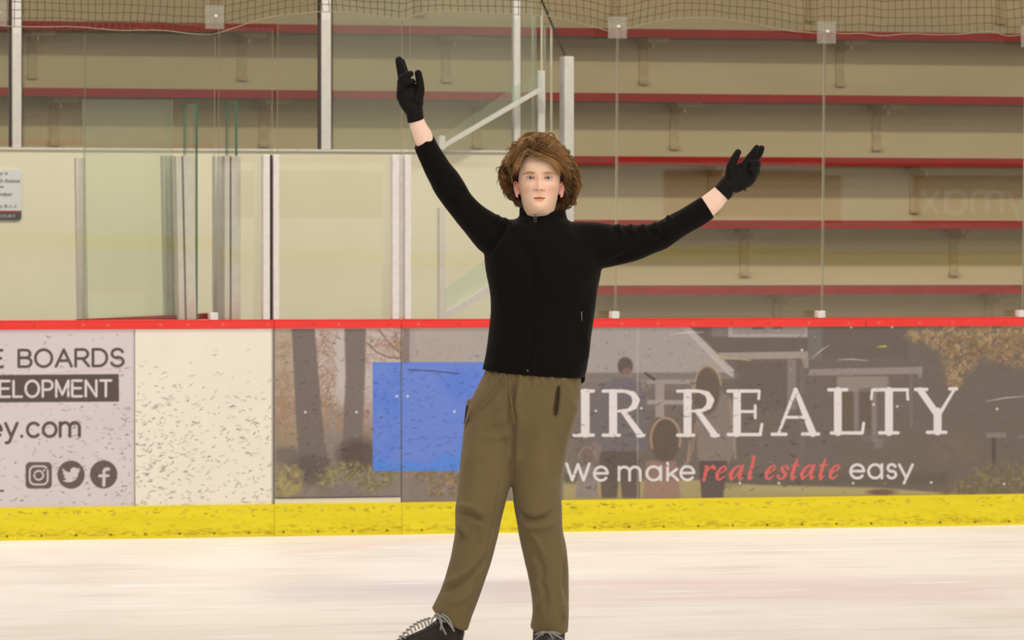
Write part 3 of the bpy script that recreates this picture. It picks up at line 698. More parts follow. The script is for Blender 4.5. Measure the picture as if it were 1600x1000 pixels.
# crosswise panes seen nearly edge-on
def cross_pane(px, Y0, Y1, ytop, ybot_z, label, m='glass', th=.012, edge='glass_edge'):
    X = X_(px, Y0); b = MB(); z1 = Z_(ytop, Y0)
    vs = [(x, y, z) for x in (X-th, X) for y in (Y0, Y1) for z in (ybot_z, z1)]
    b.add(vs, [(0, 1, 3, 2), (4, 6, 7, 5)], 0); b.add(vs, [(0, 4, 5, 1), (2, 3, 7, 6), (0, 2, 6, 4), (1, 5, 7, 3)], 1)
    o = b.build('rink_glass', [M[m], M[edge]]); tag(o, label, 'glass pane'); return o
cross_pane(309, .19, .44, 166, -.02, 'short crosswise glass pane with green edge, left one over the bench doorway')
cross_pane(371, .19, .385, 163, -.02, 'short crosswise glass pane with green edge, right one over the bench doorway')
cross_pane(848, YW+.06, YW+.22, -60, ZWT, 'narrow upright glass fin beside the short white post', edge='pale_edge')
cross_pane(863, YW+.08, YW+.2, 35, ZWT, 'narrow upright glass fin between the short post and the wide post', edge='pale_edge')
# black strut
b = MB(); x0, z0 = pix(843, -8, YW+.05); x1, z1 = pix(883, 87, YW+.05); b.tube([(x0, YW+.05, z0), (x1, YW+.05, z1)], .006)
tag(b.build('diagonal_strut', M['black']), 'thin black strut sloping down to the top of the wide white post', 'strut')
def sloped(x0, y0, x1, y1, Y, wpx, label, posts, glass):
    xa, za = pix(x0, y0, Y); xb, zb = pix(x1, y1, Y); h = wpx/290/2
    r = empty('stair_railing', (xa, Y, za-.3), label, 'railing')
    b = MB(); b.prism([(xa, za-h), (xb, zb-h), (xb, zb+h), (xa, za+h)], Y-.02, Y+.02); b.build('handrail', M['white_post'], r)
    for a, c, d, e in posts:
        p0, q0 = pix(a, d, Y); p1, q1 = pix(c, e, Y); b = MB(); b.box(p0, p1, Y-.022, Y+.022, q1 if Y > 1.5 else -.02, q0); b.build('post', M['white_post'], r)
    G = [pix(a, c, Y) for a, c in glass]; b = MB(); b.prism(G, Y-.005, Y+.005); b.build('glass_infill', M['frost' if Y < 1.5 else 'green_glass'], r)
sloped(692, 228, 845, 139, YW-.06, 7.5, 'upper white sloping handrail on the cream wall, right of the raised arm', [(685, 694, 212, 234)], [(693, 211), (845, 108), (845, 138), (693, 226)])
sloped(692, 496, 790, 435, 1.2, 12, 'lower white sloping handrail in front of the cream wall, beside the black jacket', [(685, 694, 325, 497)], [(693, 452), (790, 382), (790, 432), (693, 492)])

# notice on the wall
r = empty('wall_notice', (X_(10, YW), YW-.01, Z_(305, YW)), 'white notice with red line and black footer on the cream wall at the left edge', 'sign')
def rrect(x0, x1, y0, y1, rad, Y, corners=(1, 1, 1, 1)):
    xa, za = pix(x0, y1, Y); xb, zb = pix(x1, y0, Y); k = rad/290
    pts = []
    for cx, cz, a0, on in ((xb-k, zb-k, 0, corners[0]), (xa+k, zb-k, 90, corners[1]), (xa+k, za+k, 180, corners[2]), (xb-k, za+k, 270, corners[3])):
        if on: pts += arc(cx, cz, k, k, a0, a0+90, 5)
        else: pts.append((xb if a0 in (0, 270) else xa, zb if a0 in (0, 90) else za))
    return pts
b = MB(); b.prism(rrect(-90, 33, 265, 344, 5, YW), YW-.008, YW-.001); b.build('sign_plate', mat('white_sign', alb((226, 220, 212)), .5), r)
b = MB(); b.prism(rrect(-90, 33, 331, 344, 5, YW, (0, 0, 1, 1)), YW-.0095, YW-.0082); b.build('footer', mat('black_sign_ink', alb((50, 38, 38)), .5), r)
b = MB(); xa, za = pix(-90, 331, YW); xb, zb = pix(33, 329, YW); b.box(xa, xb, YW-.0095, YW-.0082, za, zb); b.build('red_line', M['red_nose'], r)
def sign_text(s, x0, x1, base, h, mat_, name='lettering'):
    c = bpy.data.curves.new('t', 'FONT'); c.body = s; c.extrude = .0004; o = bpy.data.objects.new('t', c); COL.objects.link(o)
    dg = bpy.context.evaluated_depsgraph_get(); dg.update(); me = bpy.data.meshes.new_from_object(o.evaluated_get(dg)); bpy.data.objects.remove(o)
    co = np.array([v.co[:] for v in me.vertices]); mn = co.min(0); mx = co.max(0)
    xa, za = pix(x0, base, YW); xb, zb = pix(x1, base-h, YW)
    for v, p in zip(me.vertices, co): v.co = (xa+(p[0]-mn[0])/(mx[0]-mn[0])*(xb-xa), YW-.0100-(p[2]-mn[2]), za+(p[1]-mn[1])/(mx[1]-mn[1])*(zb-za))
    link(name, me, mat_, r)
ink = mat('grey_sign_ink', alb((96, 90, 86)), .6); wink = mat('pale_sign_ink', alb((190, 186, 180)), .6)
sign_text('ility is', -8, 11.5, 274, 6, ink); sign_text('South Avenue', -14, 30.5, 285, 6, ink); sign_text('low', -7, 5.5, 293.5, 5, ink)
sign_text('number', -11, 19, 306, 5.5, ink); sign_text('act 9-1-1', -8, 24, 325, 5.5, ink); sign_text('COURT', -6, 24, 340, 4.5, wink)

# ------------------------------------------------------------------ glass standing on the boards
T1 = R(1.38)
YG = .100
pane(-400, 131, 62, 0, YG, 'front glass pane above the lilac-grey advertisement at the left edge', tilt=T1*1.12)
pane(131.5, 334, 62, 0, YG, 'front glass pane left of the two crosswise bench panes', tilt=T1*1.10)
pane(340, 424, 50, 0, YG, 'narrow front glass pane left of the gate', tilt=T1*1.0)
pane(432, 626, 35, 0, YG, 'front glass pane above the gate', tilt=T1*1.0)
pane(638, 961, 30, 0, YG, 'front glass pane directly behind the person', tilt=T1*.97)
pane(963.2, 1284, 30, 0, YG, 'front glass pane behind the outstretched right-hand sleeve', tilt=T1*1.02)
pane(1286.2, 1598, 30, 0, YG, 'front glass pane right of the outstretched glove', tilt=T1*.98)
pane(1600, 2140, 30, 0, YG, 'front glass pane cut by the right edge of the photo', tilt=T1)
pane(130, 270, 161, 0, .50, 'low green-tinted glass pane behind the boards at left', 'green_glass', edge='pale_edge', ybot=-.02)
def channel(x0, x1, ytop, Y, label, slot=None, m='white_post', lean=0, strips=None):
    xa, xb = X_(x0, Y), X_(x1, Y); z1 = Z_(ytop, Y); ZT = 1.07 if Y < .1 else -.02; r = empty('glass_channel_post', ((xa+xb)/2, Y, ZT), label, 'post', 'half-height posts on the boards')
    if slot:
        sa, sb = X_(slot[0], Y), X_(slot[1], Y)
        b = MB(); b.box(xa, sa, Y, Y+.05, ZT, z1); b.build('channel', M[m], r, bevel=.003)
        b = MB(); b.box(sb, xb, Y, Y+.05, ZT, z1); b.build('channel', M[m], r, bevel=.003)
        b = MB(); b.box(sa+.0005, sb-.0005, Y+.03, Y+.05, ZT, z1); b.build('slot', M['dark_gap'] if x0 > 400 and x0 < 600 else M['grey_post'], r)
    else:
        b = MB(); b.box(xa, xb, Y, Y+.05, ZT, z1); b.build('channel', M[m], r, bevel=.003)
    if lean:
        r.rotation_euler = (0, lean, 0)
    return r
channel(411.5, 436.5, 244, -.002, 'half-height white post left of the gate glass, with dark slot', (422, 427.5))
channel(613.5, 642.5, 243, -.002, 'half-height white double post right of the gate, by the raised arm', (624, 633))
channel(128, 143, 250, .53, 'thin grey channel at the left edge of the green-tinted pane', None, 'grey_post', R(-.9))
channel(264, 284, 246, .53, 'grey channel at the right edge of the green-tinted pane', (268, 279), 'grey_post', R(-1.0))
channel(287, 314, 246, .13, 'grey channel under the left crosswise pane', (296, 299), 'grey_post', R(-1.2))
channel(335, 349, 246, .40, 'grey channel behind the right crosswise pane', None, 'grey_post')
channel(351, 376, 246, .13, 'pale channel under the right crosswise pane', (359, 362), 'grey_post')
# bottom clips, top plates with the net
for px, l in ((962, 'small white clip block on the cap rail under the outstretched arm'), (1284, 'second white clip block from the right edge, on the red cap rail'), (1598, 'small white clip block on the cap rail at the right edge'), (334.5, 'small white clip block on the cap rail left of the gate')):
    X = X_(px, -.004); b = MB(); b.box(X-.020, X+.020, -.006, .046, ZT, ZT+.036); tag(b.build('glass_clip_block', M['white_post'], bevel=.003), l, 'clip', 'white clip blocks on the cap rail')
for (px, y0, y1), l in zip(((336, 15, 51), (965, 24, 58), (1291.5, 27, 62), (1610, 29, 64), (-3, 12, 51)), ('clear plate holding the net at the upper left', 'clear plate holding the net above the outstretched sleeve', 'clear plate holding the net at the upper right', 'clear plate holding the net at the right edge', 'clear plate at the upper left corner')):
    Y = -.045; xa, xb = X_(px-14.5, Y), X_(px+14.5, Y); r = empty('net_clip_plate', ((xa+xb)/2, Y, Z_((y0+y1)/2, Y)), l, 'clip plate', 'clear plates along the net')
    b = MB(); b.box(xa, xb, Y, Y+.008, Z_(y1, Y), Z_(y0, Y)); b.build('plate', M['plastic'], r, bevel=.002)
    cx, cz = X_(px+1, Y), Z_((y0+y1)/2-2, Y); b = MB(); b.tube([(cx, Y-.012, cz), (cx, Y+.012, cz)], .007, 10); b.build('bolt', M['bolt'], r)

# ------------------------------------------------------------------ safety net
BE = [(-400, 40), (-60, 38), (35, 40), (130, 43), (250, 48), (325, 53), (352, 48), (400, 33), (440, 22), (490, 17), (530, 19), (600, 24), (632, 30), (650, 22), (700, 18), (745, 18), (800, 22), (840, 24), (880, 29), (920, 38), (948, 48), (965, 50),
      (985, 45), (1010, 36), (1060, 27), (1110, 28), (1160, 33), (1200, 40), (1240, 50), (1275, 53), (1292, 48), (1310, 52), (1345, 50), (1380, 56), (1430, 53), (1500, 52), (1550, 50), (1575, 57), (1598, 52), (1640, 40), (1700, 30), (1780, 40), (2150, 45)]
bx = np.array([p[0] for p in BE], float); by = np.array([p[1] for p in BE], float)
def net():
    xs = np.arange(-400, 2150, 11.4); rows = 9; Y = -.008
    pts = np.zeros((rows, len(xs), 3)); rr = random.Random(4)
    for j, x in enumerate(xs):
        e = np.interp(x, bx, by)
        for i in range(rows):
            k = max(0, 1-i/7)
            drop = e*(.35+.65*k)+30*(.65-.65*k)-i*11.2+1.3*sin(x/23+i)*k+rr.uniform(-.5, .5)
            X, Z = pix(x+3*sin(x/60)*k+i*.5*sin(x/140), drop, Y); pts[i, j] = (X, Y+.006*sin(x/30+i), Z)
    b = MB()
    for i in range(1, rows): b.tube(list(pts[i]), .0019, 4, cap=False)
    for j in range(len(xs)): b.tube(list(pts[:, j]), .0018, 4, cap=False)
    for i in range(rows):
        for j in range(len(xs)):
            p = pts[i, j]; s = .0034
            b.add([(p[0]+s, p[1], p[2]), (p[0], p[1]-s, p[2]), (p[0]-s, p[1], p[2]), (p[0], p[1]+s, p[2]), (p[0], p[1], p[2]+s), (p[0], p[1], p[2]-s)],
                  [(0, 4, 1), (1, 4, 2), (2, 4, 3), (3, 4, 0), (1, 5, 0), (2, 5, 1), (3, 5, 2), (0, 5, 3)])
    top = pts[-1][len(xs)//2]
    r = empty('safety_net', (top[0], Y, top[2]), 'olive rink safety net hanging along the top of the glass', 'net')
    o = b.build('mesh_cords', M['net'], r)
    b = MB(); b.tube([tuple(p+np.array([0, -.003, -.002])) for p in pts[0]], .0022, 6); b.build('edge_rope', M['rope'], r, True)
net()
# red bar of the open gate lying along the cap, left
b = MB(); x0, z0 = pix(120, 497.5, .12); x1, z1 = pix(326, 491, .3)
b.add([(x0, .12, ZT), (x1, .30, ZT), (x1, .30, ZT+.030), (x0, .12, ZT+.004), (x0, .15, ZT), (x1, .34, ZT), (x1, .34, ZT+.030), (x0, .15, ZT+.004)],
      [(0, 1, 2, 3), (7, 6, 5, 4), (0, 3, 7, 4), (1, 5, 6, 2), (3, 2, 6, 7), (0, 4, 5, 1)])
tag(b.build('bench_door_rail', M['red_nose']), 'thin dark red door rail lying behind the cap rail at left', 'rail')

# ------------------------------------------------------------------ the skater
PD = 17.92                                   # distance from the camera
FWH = np.array([sin(TH), cos(TH), 0.0]); ZW = np.array([0, 0, 1.0])
def PL(px, py, y=0.0):                       # photo pixel at body depth y (positive = away from the camera)
    s = (PD+y)/F
    return CAM*np.array([1, 1, 0])+FWH*(PD+y)+RT*((px-800)*s)+ZW*(H-(py-403)*s)
ORG = PL(842, 403+H*F/PD, 0); ORG[2] = 0
person = empty('person', tuple(ORG), 'skater in black zip jacket and olive trousers, both gloved arms raised, curly auburn hair', 'person', rz=-TH)
PXM = PD/F                                   # metres per pixel
def catmull(A, n):
    A = np.array(A, float); out = []
    for i in range(len(A)-1):
        p0 = A[max(i-1, 0)]; p1 = A[i]; p2 = A[i+1]; p3 = A[min(i+2, len(A)-1)]
        for k in range(n):
            t = k/n; out.append(.5*((2*p1)+(-p0+p2)*t+(2*p0-5*p1+4*p2-p3)*t*t+(-p0+3*p1-3*p2+p3)*t**3))
    out.append(A[-1]); return np.array(out)
def loft(mb, rings, n=40, sub=4, ex=2.0):
    """rings: (xL, yL, xR, yR, half depth m, centre depth m, front drop px)"""
    rr = catmull([tuple(r)+(0,)*(7-len(r)) for r in rings], sub); vs = []
    for xL, yL, xR, yR, ry, cy, dr in rr:
        a = PL(xL, yL, cy); b = PL(xR, yR, cy); c = (a+b)/2; A = (b-a)/2; B = FWH*ry+ZW*(dr*PXM)
        for k in range(n):
            t = 2*pi*k/n; cx, sx = cos(t), sin(t)
            cx = math.copysign(abs(cx)**(2/ex), cx); sx = math.copysign(abs(sx)**(2/ex), sx)
            vs.append(c+A*cx+B*sx)
    m = len(rr); fs = [(i*n+k, i*n+(k+1) % n, (i+1)*n+(k+1) % n, (i+1)*n+k) for i in range(m-1) for k in range(n)]
    fs += [tuple(range(n-1, -1, -1)), tuple(range((m-1)*n, m*n))]
    mb.add(vs, fs)
def chain(mb, pts, n=16, sub=4, flat=1.0):
    """pts: (px, py, depth m, radius px): rounded limb with spherical ends"""
    P = catmull(pts, sub); C = [PL(a, b, c) for a, b, c, _ in P]; Rr = [max(r, .5)*PXM for *_, r in P]
    for e, s in ((0, 1), (-1, -1)):
        mb_sphere(mb, C[e], Rr[e], flat)
    mb_tube(mb, C, Rr, n, flat)
def mb_sphere(mb, c, r, flat=1.0, n=14, m=9, ax=None):
    vs = []; fs = []
    for i in range(m+1):
        th = pi*i/m
        for k in range(n):
            ph = 2*pi*k/n; vs.append(c+(RT*sin(th)*cos(ph)+FWH*sin(th)*sin(ph)*flat+ZW*cos(th))*r)
    for i in range(m):
        for k in range(n): fs.append((i*n+k, (i+1)*n+k, (i+1)*n+(k+1) % n, i*n+(k+1) % n))
    mb.add(vs, fs)
def mb_tube(mb, C, Rr, n, flat):
    vs = []
    for i, p in enumerate(C):
        t = C[min(i+1, len(C)-1)]-C[max(i-1, 0)]; t = t/(np.linalg.norm(t)+1e-9)
        u = np.cross(t, FWH); 
        if np.linalg.norm(u) < .2: u = np.cross(t, ZW)
        u /= np.linalg.norm(u); v = np.cross(t, u)
        for k in range(n): vs.append(p+(u*cos(2*pi*k/n)+v*sin(2*pi*k/n)*flat)*Rr[i])
    m = len(C); fs = [(i*n+k, i*n+(k+1) % n, (i+1)*n+(k+1) % n, (i+1)*n+k) for i in range(m-1) for k in range(n)]
    fs += [tuple(range(n-1, -1, -1)), tuple(range((m-1)*n, m*n))]
    mb.add(vs, fs)
def fuse(mb, voxel, smooth=4, fac=.5):
    """union of all shapes as one continuous surface"""
    me = new_mesh('t', mb.v, mb.f)
    bm = bmesh.new(); bm.from_mesh(me); bmesh.ops.remove_doubles(bm, verts=bm.verts, dist=1e-6); bmesh.ops.recalc_face_normals(bm, faces=bm.faces); bm.to_mesh(me); bm.free()
    o = bpy.data.objects.new('t', me); COL.objects.link(o)
    r = o.modifiers.new('r', 'REMESH'); r.mode = 'VOXEL'; r.voxel_size = voxel
    s = o.modifiers.new('s', 'SMOOTH'); s.iterations = smooth; s.factor = fac
    dg = bpy.context.evaluated_depsgraph_get(); dg.update()
    out = bpy.data.meshes.new_from_object(o.evaluated_get(dg)); bpy.data.objects.remove(o)
    return out
def coords(me):
    a = np.empty(len(me.vertices)*3, np.float32); me.vertices.foreach_get('co', a); return a.reshape(-1, 3).astype(float)
def normals(me):
    a = np.empty(len(me.vertices)*3, np.float32); me.vertices.foreach_get('normal', a); return a.reshape(-1, 3).astype(float)
def setco(me, a): me.vertices.foreach_set('co', a.astype(np.float32).ravel()); me.update()
def lerpfold(px, py, p, q, w):
    l = math.hypot(q[0]-p[0], q[1]-p[1]); ux, uy = (q[0]-p[0])/l, (q[1]-p[1])/l
    t = ((px-p[0])*ux+(py-p[1])*uy)/l; d = (px-p[0])*(-uy)+(py-p[1])*ux
    return np.exp(-(d/w)**2)*np.clip(np.minimum(t, 1-t)*4+.25, 0, 1)
def folds(me, lst, noise_amp=.0015, nscale=22, seed=3):
    a = coords(me); nn = normals(me); px, py = proj(a[:, 0], a[:, 1], a[:, 2]); front = np.clip(-(nn@FWH)*1.3+.2, 0, 1)
    d = np.zeros(len(a))
    for pts, w, amp in lst:
        Q = catmull([tuple(p) for p in pts], 5) if len(pts) > 2 else np.array(pts, float)
        best = np.full(len(a), 1e9); tb = np.zeros(len(a)); sl = np.hypot(*np.diff(Q, axis=0).T); cum = np.concatenate([[0], np.cumsum(sl)]); tot = cum[-1]
        m = (px > Q[:, 0].min()-3*w) & (px < Q[:, 0].max()+3*w) & (py > Q[:, 1].min()-3*w) & (py < Q[:, 1].max()+3*w)
        x, y = px[m], py[m]; bb = best[m]; tt_ = tb[m]
        for i in range(len(Q)-1):
            ux, uy = (Q[i+1]-Q[i])/sl[i]; t = np.clip((x-Q[i][0])*ux+(y-Q[i][1])*uy, 0, sl[i]); dd = np.hypot(x-Q[i][0]-t*ux, y-Q[i][1]-t*uy)
            k = dd < bb; bb = np.where(k, dd, bb); tt_ = np.where(k, (cum[i]+t)/tot, tt_)
        v = np.exp(-(bb/w)**2)*np.clip(np.minimum(tt_, 1-tt_)*3.5+.12, 0, 1)
        d[m] += v*amp*1.9*front[m]
    g = (a-ORG); d += (fbm(g[:, 0]*nscale+g[:, 1]*9, g[:, 2]*nscale*.6+g[:, 1]*13, seed, 4)-.5)*2*noise_amp
    setco(me, a+nn*d[:, None])
def add_part(name, me, mats, parent): return link(name, me, mats, parent, True)
def skin_col(me, rgb):
    c = np.ones((len(me.vertices), 4)); c[:, :3] = rgb
    ca = me.color_attributes.get('Col') or me.color_attributes.new('Col', 'FLOAT_COLOR', 'POINT'); ca.data.foreach_set('color', c.astype(np.float32).ravel())

M['jacket'] = mat('black_knit_jacket', (.0042, .0037, .0034), .8, .10, bump=(900, .25, .0008), sheen=.02)
M['glove'] = mat('black_stretch_glove', (.0045, .0040, .0037), .65, .18, bump=(1200, .25, .0006), sheen=.02)
M['olive'] = mat('olive_sweatpant_fabric', alb((120, 100, 66)), .85, .12, noise=(9, .07), bump=(700, .2, .0008), sheen=.12)
M['olive_cord'] = mat('olive_drawstring', alb((118, 95, 60)), .8)
M['dark_slit'] = mat('dark_pocket_slit', alb((48, 38, 26)), .9)  # dark brown of the tubes that draw the pocket slits
M['zip'] = mat('grey_zip_metal', alb((120, 116, 108)), .4)
M['boot'] = mat('dark_skate_leather', alb((44, 37, 35)), .5, .3, noise=(30, .2))
M['lace'] = mat('grey_flat_lace', alb((158, 150, 138)), .8)
M['blade'] = mat('steel_skate_blade', (.55, .54, .52), .25, metal=1.0)
M['sole'] = mat('black_skate_sole', (.02, .018, .017), .5)
m_ = bpy.data.materials.new('fair_skin'); m_.use_nodes = True; b_ = m_.node_tree.nodes['Principled BSDF']; a_ = m_.node_tree.nodes.new('ShaderNodeAttribute'); a_.attribute_name = 'Col'
m_.node_tree.links.new(a_.outputs['Color'], b_.inputs['Base Color']); b_.inputs['Roughness'].default_value = .55; b_.inputs['Specular IOR Level'].default_value = .3
b_.inputs['Subsurface Weight'].default_value = .12; b_.inputs['Subsurface Radius'].default_value = (1, .4, .2); b_.inputs['Subsurface Scale'].default_value = .006
M['skin'] = m_
M['hair'] = mat('auburn_hair', attr='Col', rough=.6, spec=.18)
M['eye'] = mat('eyeball', attr='Col', rough=.15, spec=.5)

# ---- jacket
mb = MB()
loft(mb, [(753, 577, 912, 590, .112, .01, 3), (756, 566, 917, 578, .118, .01), (760, 545, 920, 553, .120, .01), (764, 515, 925, 520, .122, .01), (767, 482, 930, 484, .124, .01), (765, 452, 934, 452, .128, .01), (760, 430, 938, 432, .130, .01),
          (757, 410, 940, 415, .130, .01), (757, 392, 938, 398, .126, .012), (765, 372, 930, 380, .118, .015), (778, 356, 915, 362, .105, .02), (796, 346, 900, 350, .088, .025), (810, 340, 888, 344, .075, .025)], ex=2.4)
loft(mb, [(806, 350, 892, 352, .074, .02, 2), (811, 338, 886, 341, .068, .02, 4), (811.5, 329, 884, 333, .066, .018, 6), (812, 322.5, 882, 326, .064, .018, 8)])
loft(mb, [(768, 402, 806, 345, .075, .01), (750, 392, 785, 339, .068, .01), (737, 377, 766, 329, .060, .005), (717, 352, 750, 318, .055, 0), (700, 330, 736, 303, .052, -.005), (688, 314, 726, 286, .050, -.01), (679, 301, 715, 269, .049, -.01), (671, 285, 705, 257, .046, -.01),
          (662, 267, 696, 244, .041, -.01), (654, 249, 686, 229, .037, -.01), (648, 234, 677, 212, .034, -.01, 5), (647, 230, 674.5, 207, .033, -.01, 7)])
loft(mb, [(890, 346, 915, 430, .085, .01), (912, 346, 936, 421, .076, .01), (930, 347, 950, 418, .068, .005), (955, 350, 972, 413.5, .060, 0), (985, 351, 998, 407, .054, -.01), (1012, 350, 1020, 397, .050, -.015), (1030, 345, 1042, 388, .048, -.02), (1046, 336, 1058, 377, .046, -.02), (1064, 327, 1075, 365.5, .043, -.02),
          (1080, 317, 1096, 354, .040, -.02), (1093, 309, 1112, 343, .038, -.02), (1096, 308, 1116, 340.5, .037, -.02)])
chain(mb, [(905, 578, 0, 7), (910, 592, 0, 5), (909, 597, 0, 3)])
me = fuse(mb, .0042, 5)
rr = random.Random(8)
FL = [([(772, 420), (800, 470), (806, 540)], 9, -.004), ([(800, 360), (830, 410), (840, 470)], 10, -.005), ([(935, 425), (900, 440), (860, 470)], 10, .004), ([(930, 440), (905, 500), (900, 560)], 9, -.004), ([(760, 400), (775, 380), (790, 350)], 5, -.004), ([(770, 402), (786, 378), (799, 352)], 4, .004),
      ([(915, 570), (918, 545), (915, 520)], 5, .005), ([(836, 350), (838, 450), (834, 578)], 2.2, .0003), ([(880, 420), (940, 400), (1000, 375)], 7, .003), ([(945, 415), (985, 395), (1030, 380)], 5, -.003), ([(1020, 355), (1034, 372), (1050, 380)], 4, -.004), ([(700, 320), (720, 300), (726, 290)], 4, -.003), ([(690, 300), (705, 305), (722, 300)], 4, .003)]
for k in range(9): x = 955+k*9.5; FL.append(([(x, 340), (x+3, 356), (x+8, 368)], 2.6, .0055 if k % 2 else -.0035))
for k in range(6): x = 772+k*5.5; FL.append(([(x, 328+k*2.5), (x+2, 345+k), (x+5, 362)], 2.0, .0050 if k % 2 else -.0030))
for k in range(3): FL.append(([(1033+k*6, 333-k*2), (1040+k*6, 345-k*3)], 2.5, .005 if k % 2 else -.003))
folds(me, FL, .0016, 16, 5)
jacket = add_part('jacket', me, M['jacket'], person)
def tubepx(name, pts, r, m, parent, n=6):
    b = MB(); b.tube([PL(*p) for p in catmull([tuple(p) for p in pts], 4)], r*PXM, n); return b.build(name, m, parent, True)
tubepx('zipper', [(836.3, 337, -.052), (836, 348, -.062), (836, 370, -.096), (836, 400, -.122), (835, 480, -.117), (834, 540, -.114), (825, 579, -.106)], .4, M['jacket'], jacket)
zp = MB(); c0 = PL(836.3, 341, -.062); 
for dx, dz, wx, wz in ((0, 0, 1.6, 5.6),):
    for sx in (-1, 1): zp.tube([c0+RT*sx*wx*PXM+ZW*wz*PXM, c0+RT*sx*wx*PXM-ZW*wz*PXM], .0009, 6)
    for sz in (-1, 0, 1): zp.tube([c0-RT*wx*PXM+ZW*sz*wz*PXM, c0+RT*wx*PXM+ZW*sz*wz*PXM], .0009, 6)
zp.build('zip_pull', M['zip'], jacket, True)
zp = MB(); zp.tube([PL(908.5, 488, -.098), PL(909.3, 501, -.098)], .0016, 6); zp.tube([PL(907.5, 487.5, -.0985), PL(910.5, 488, -.0985)], .0011, 6); zp.build('pocket_zip_pull', M['zip'], jacket, True)
zp = MB(); mb_sphere(zp, PL(824.5, 579, -.104), .0035); zp.build('hem_snap', M['zip'], jacket, True)

# ---- trousers
mb = MB()
loft(mb, [(764, 560, 906, 570, .100, .01), (758, 579, 909, 590, .104, .01), (750, 596, 908, 606, .110, .01), (738, 620, 905, 630, .114, .01), (729, 642, 900, 655, .112, .012), (725, 668, 891, 680, .104, .015), (738, 692, 876, 700, .090, .02), (752, 716, 864, 722, .078, .02), (782, 738, 822, 742, .045, .015)], ex=2.3)
loft(mb, [(731, 640, 812, 650, .098, .01), (725, 668, 807, 680, .095, .008), (721, 700, 806, 706, .090, .0), (718, 735, 802, 742, .083, -.008), (715, 768, 792, 778, .077, -.015), (711, 798, 785, 806, .073, -.02), (711, 826, 779, 836, .070, -.02), (707, 856, 771, 868, .067, -.02),
          (700, 886, 761, 900, .064, -.02), (691, 915, 750, 932, .061, -.015), (681, 937, 739, 961, .059, -.01), (674, 951, 731, 985, .060, -.005, 7)])
loft(mb, [(806, 640, 901, 652, .100, .012), (804, 668, 892, 680, .096, .012), (797, 700, 885, 706, .090, .012), (796, 732, 880, 738, .085, .01), (800, 762, 878, 768, .080, .008), (803, 792, 878, 796, .076, .008), (808, 820, 879, 824, .073, .012), (813, 848, 884, 850, .070, .016), (820, 878, 888, 880, .067, .02),
          (827, 908, 889, 908, .064, .022), (831, 935, 889, 936, .062, .022), (832, 958, 889, 960, .062, .022), (828, 981, 887.5, 986, .063, .022, 9)])
chain(mb, [(734, 628, 0, 5), (731.5, 642, 0, 5), (729, 658, 0, 3)])
me = fuse(mb, .0042, 5)
FL = [([(712, 800), (735, 804), (756, 818)], 4.5, -.008), ([(712, 789), (735, 792), (760, 806)], 4.5, .005), ([(712, 812), (726, 828), (730, 842)], 4, .006), ([(714, 826), (722, 838), (716, 852)], 4, -.005), ([(745, 812), (752, 830), (748, 850)], 4, .004),
      ([(684, 928), (712, 915), (742, 892), (765, 868)], 5, -.006), ([(690, 914), (718, 902), (748, 878)], 5, .005), ([(700, 945), (725, 935), (742, 915)], 5, .003),
      ([(806, 792), (817, 808), (834, 813), (852, 808), (866, 796)], 4.5, -.009), ([(808, 816), (832, 824), (858, 820), (872, 808)], 4.5, .006), ([(826, 830), (842, 850), (852, 872)], 4.5, .004), ([(832, 862), (846, 884), (848, 910)], 4.5, -.004), ([(836, 900), (845, 925), (842, 950)], 4, .005), ([(843, 905), (853, 928), (852, 955)], 4, -.004), ([(884, 870), (880, 900), (883, 930)], 4, -.005), ([(878, 880), (874, 910), (878, 950)], 4, .004), ([(884, 940), (880, 955), (884, 970)], 4, .005),
      ([(806, 586), (801, 620), (797, 650), (802, 680)], 4, -.006), ([(812, 590), (808, 625), (812, 660)], 4, .004), ([(797, 588), (790, 620), (770, 650)], 5, .004), ([(803, 660), (780, 668), (755, 672)], 5, -.003), ([(803, 678), (775, 684), (748, 682)], 5, .003),
      ([(803, 640), (803, 690), (799, 745)], 3.5, -.007), ([(873, 603), (871, 625), (867, 650)], 2.6, -.010), ([(877, 603), (876, 625), (873, 652)], 3, .006), ([(895, 640), (884, 690), (879, 740)], 4, .003), ([(890, 620), (898, 640), (888, 660)], 5, .004),
      ([(882, 700), (878, 760), (881, 830), (884, 900), (884, 970)], 1.6, -.0025), ([(786, 700), (778, 780), (764, 850), (745, 910), (722, 968)], 1.6, -.0022), ([(750, 640), (742, 700), (738, 760)], 9, .003), ([(840, 640), (842, 700), (840, 770)], 12, .003), ([(728, 770), (725, 740), (730, 700)], 5, .002)]
for k in range(26): x = 758+k*6; FL.append(([(x, 573), (x+1, 590)], 1.6, .0022 if k % 2 else -.0018))
for k in range(9): x = 764+k*16.5; FL.append(([(x, 586), (x+rr.uniform(-4, 4), 600+rr.uniform(0, 14))], 3, rr.choice((-.003, .003))))
folds(me, FL, .0024, 14, 9)
trousers = add_part('trousers', me, M['olive'], person)
tubepx('drawstring', [(785, 584, -.103), (776, 596, -.108), (760, 616, -.104), (744, 634, -.088), (734, 648, -.060), (729, 660, -.03), (727, 672, -.02)], 1.5, M['olive_cord'], trousers)
tubepx('drawstring', [(796, 585, -.104), (797, 602, -.110), (798, 620, -.110), (801, 642, -.106), (804, 664, -.100)], 1.5, M['olive_cord'], trousers)
tubepx('pocket_opening', [(873.5, 604, -.086), (871.5, 625, -.088), (868, 649, -.086)], 1.4, M['dark_slit'], trousers)
tubepx('pocket_opening', [(729.5, 634, -.010), (728, 646, -.008), (726.5, 662, -.005)], 1.5, M['dark_slit'], trousers)

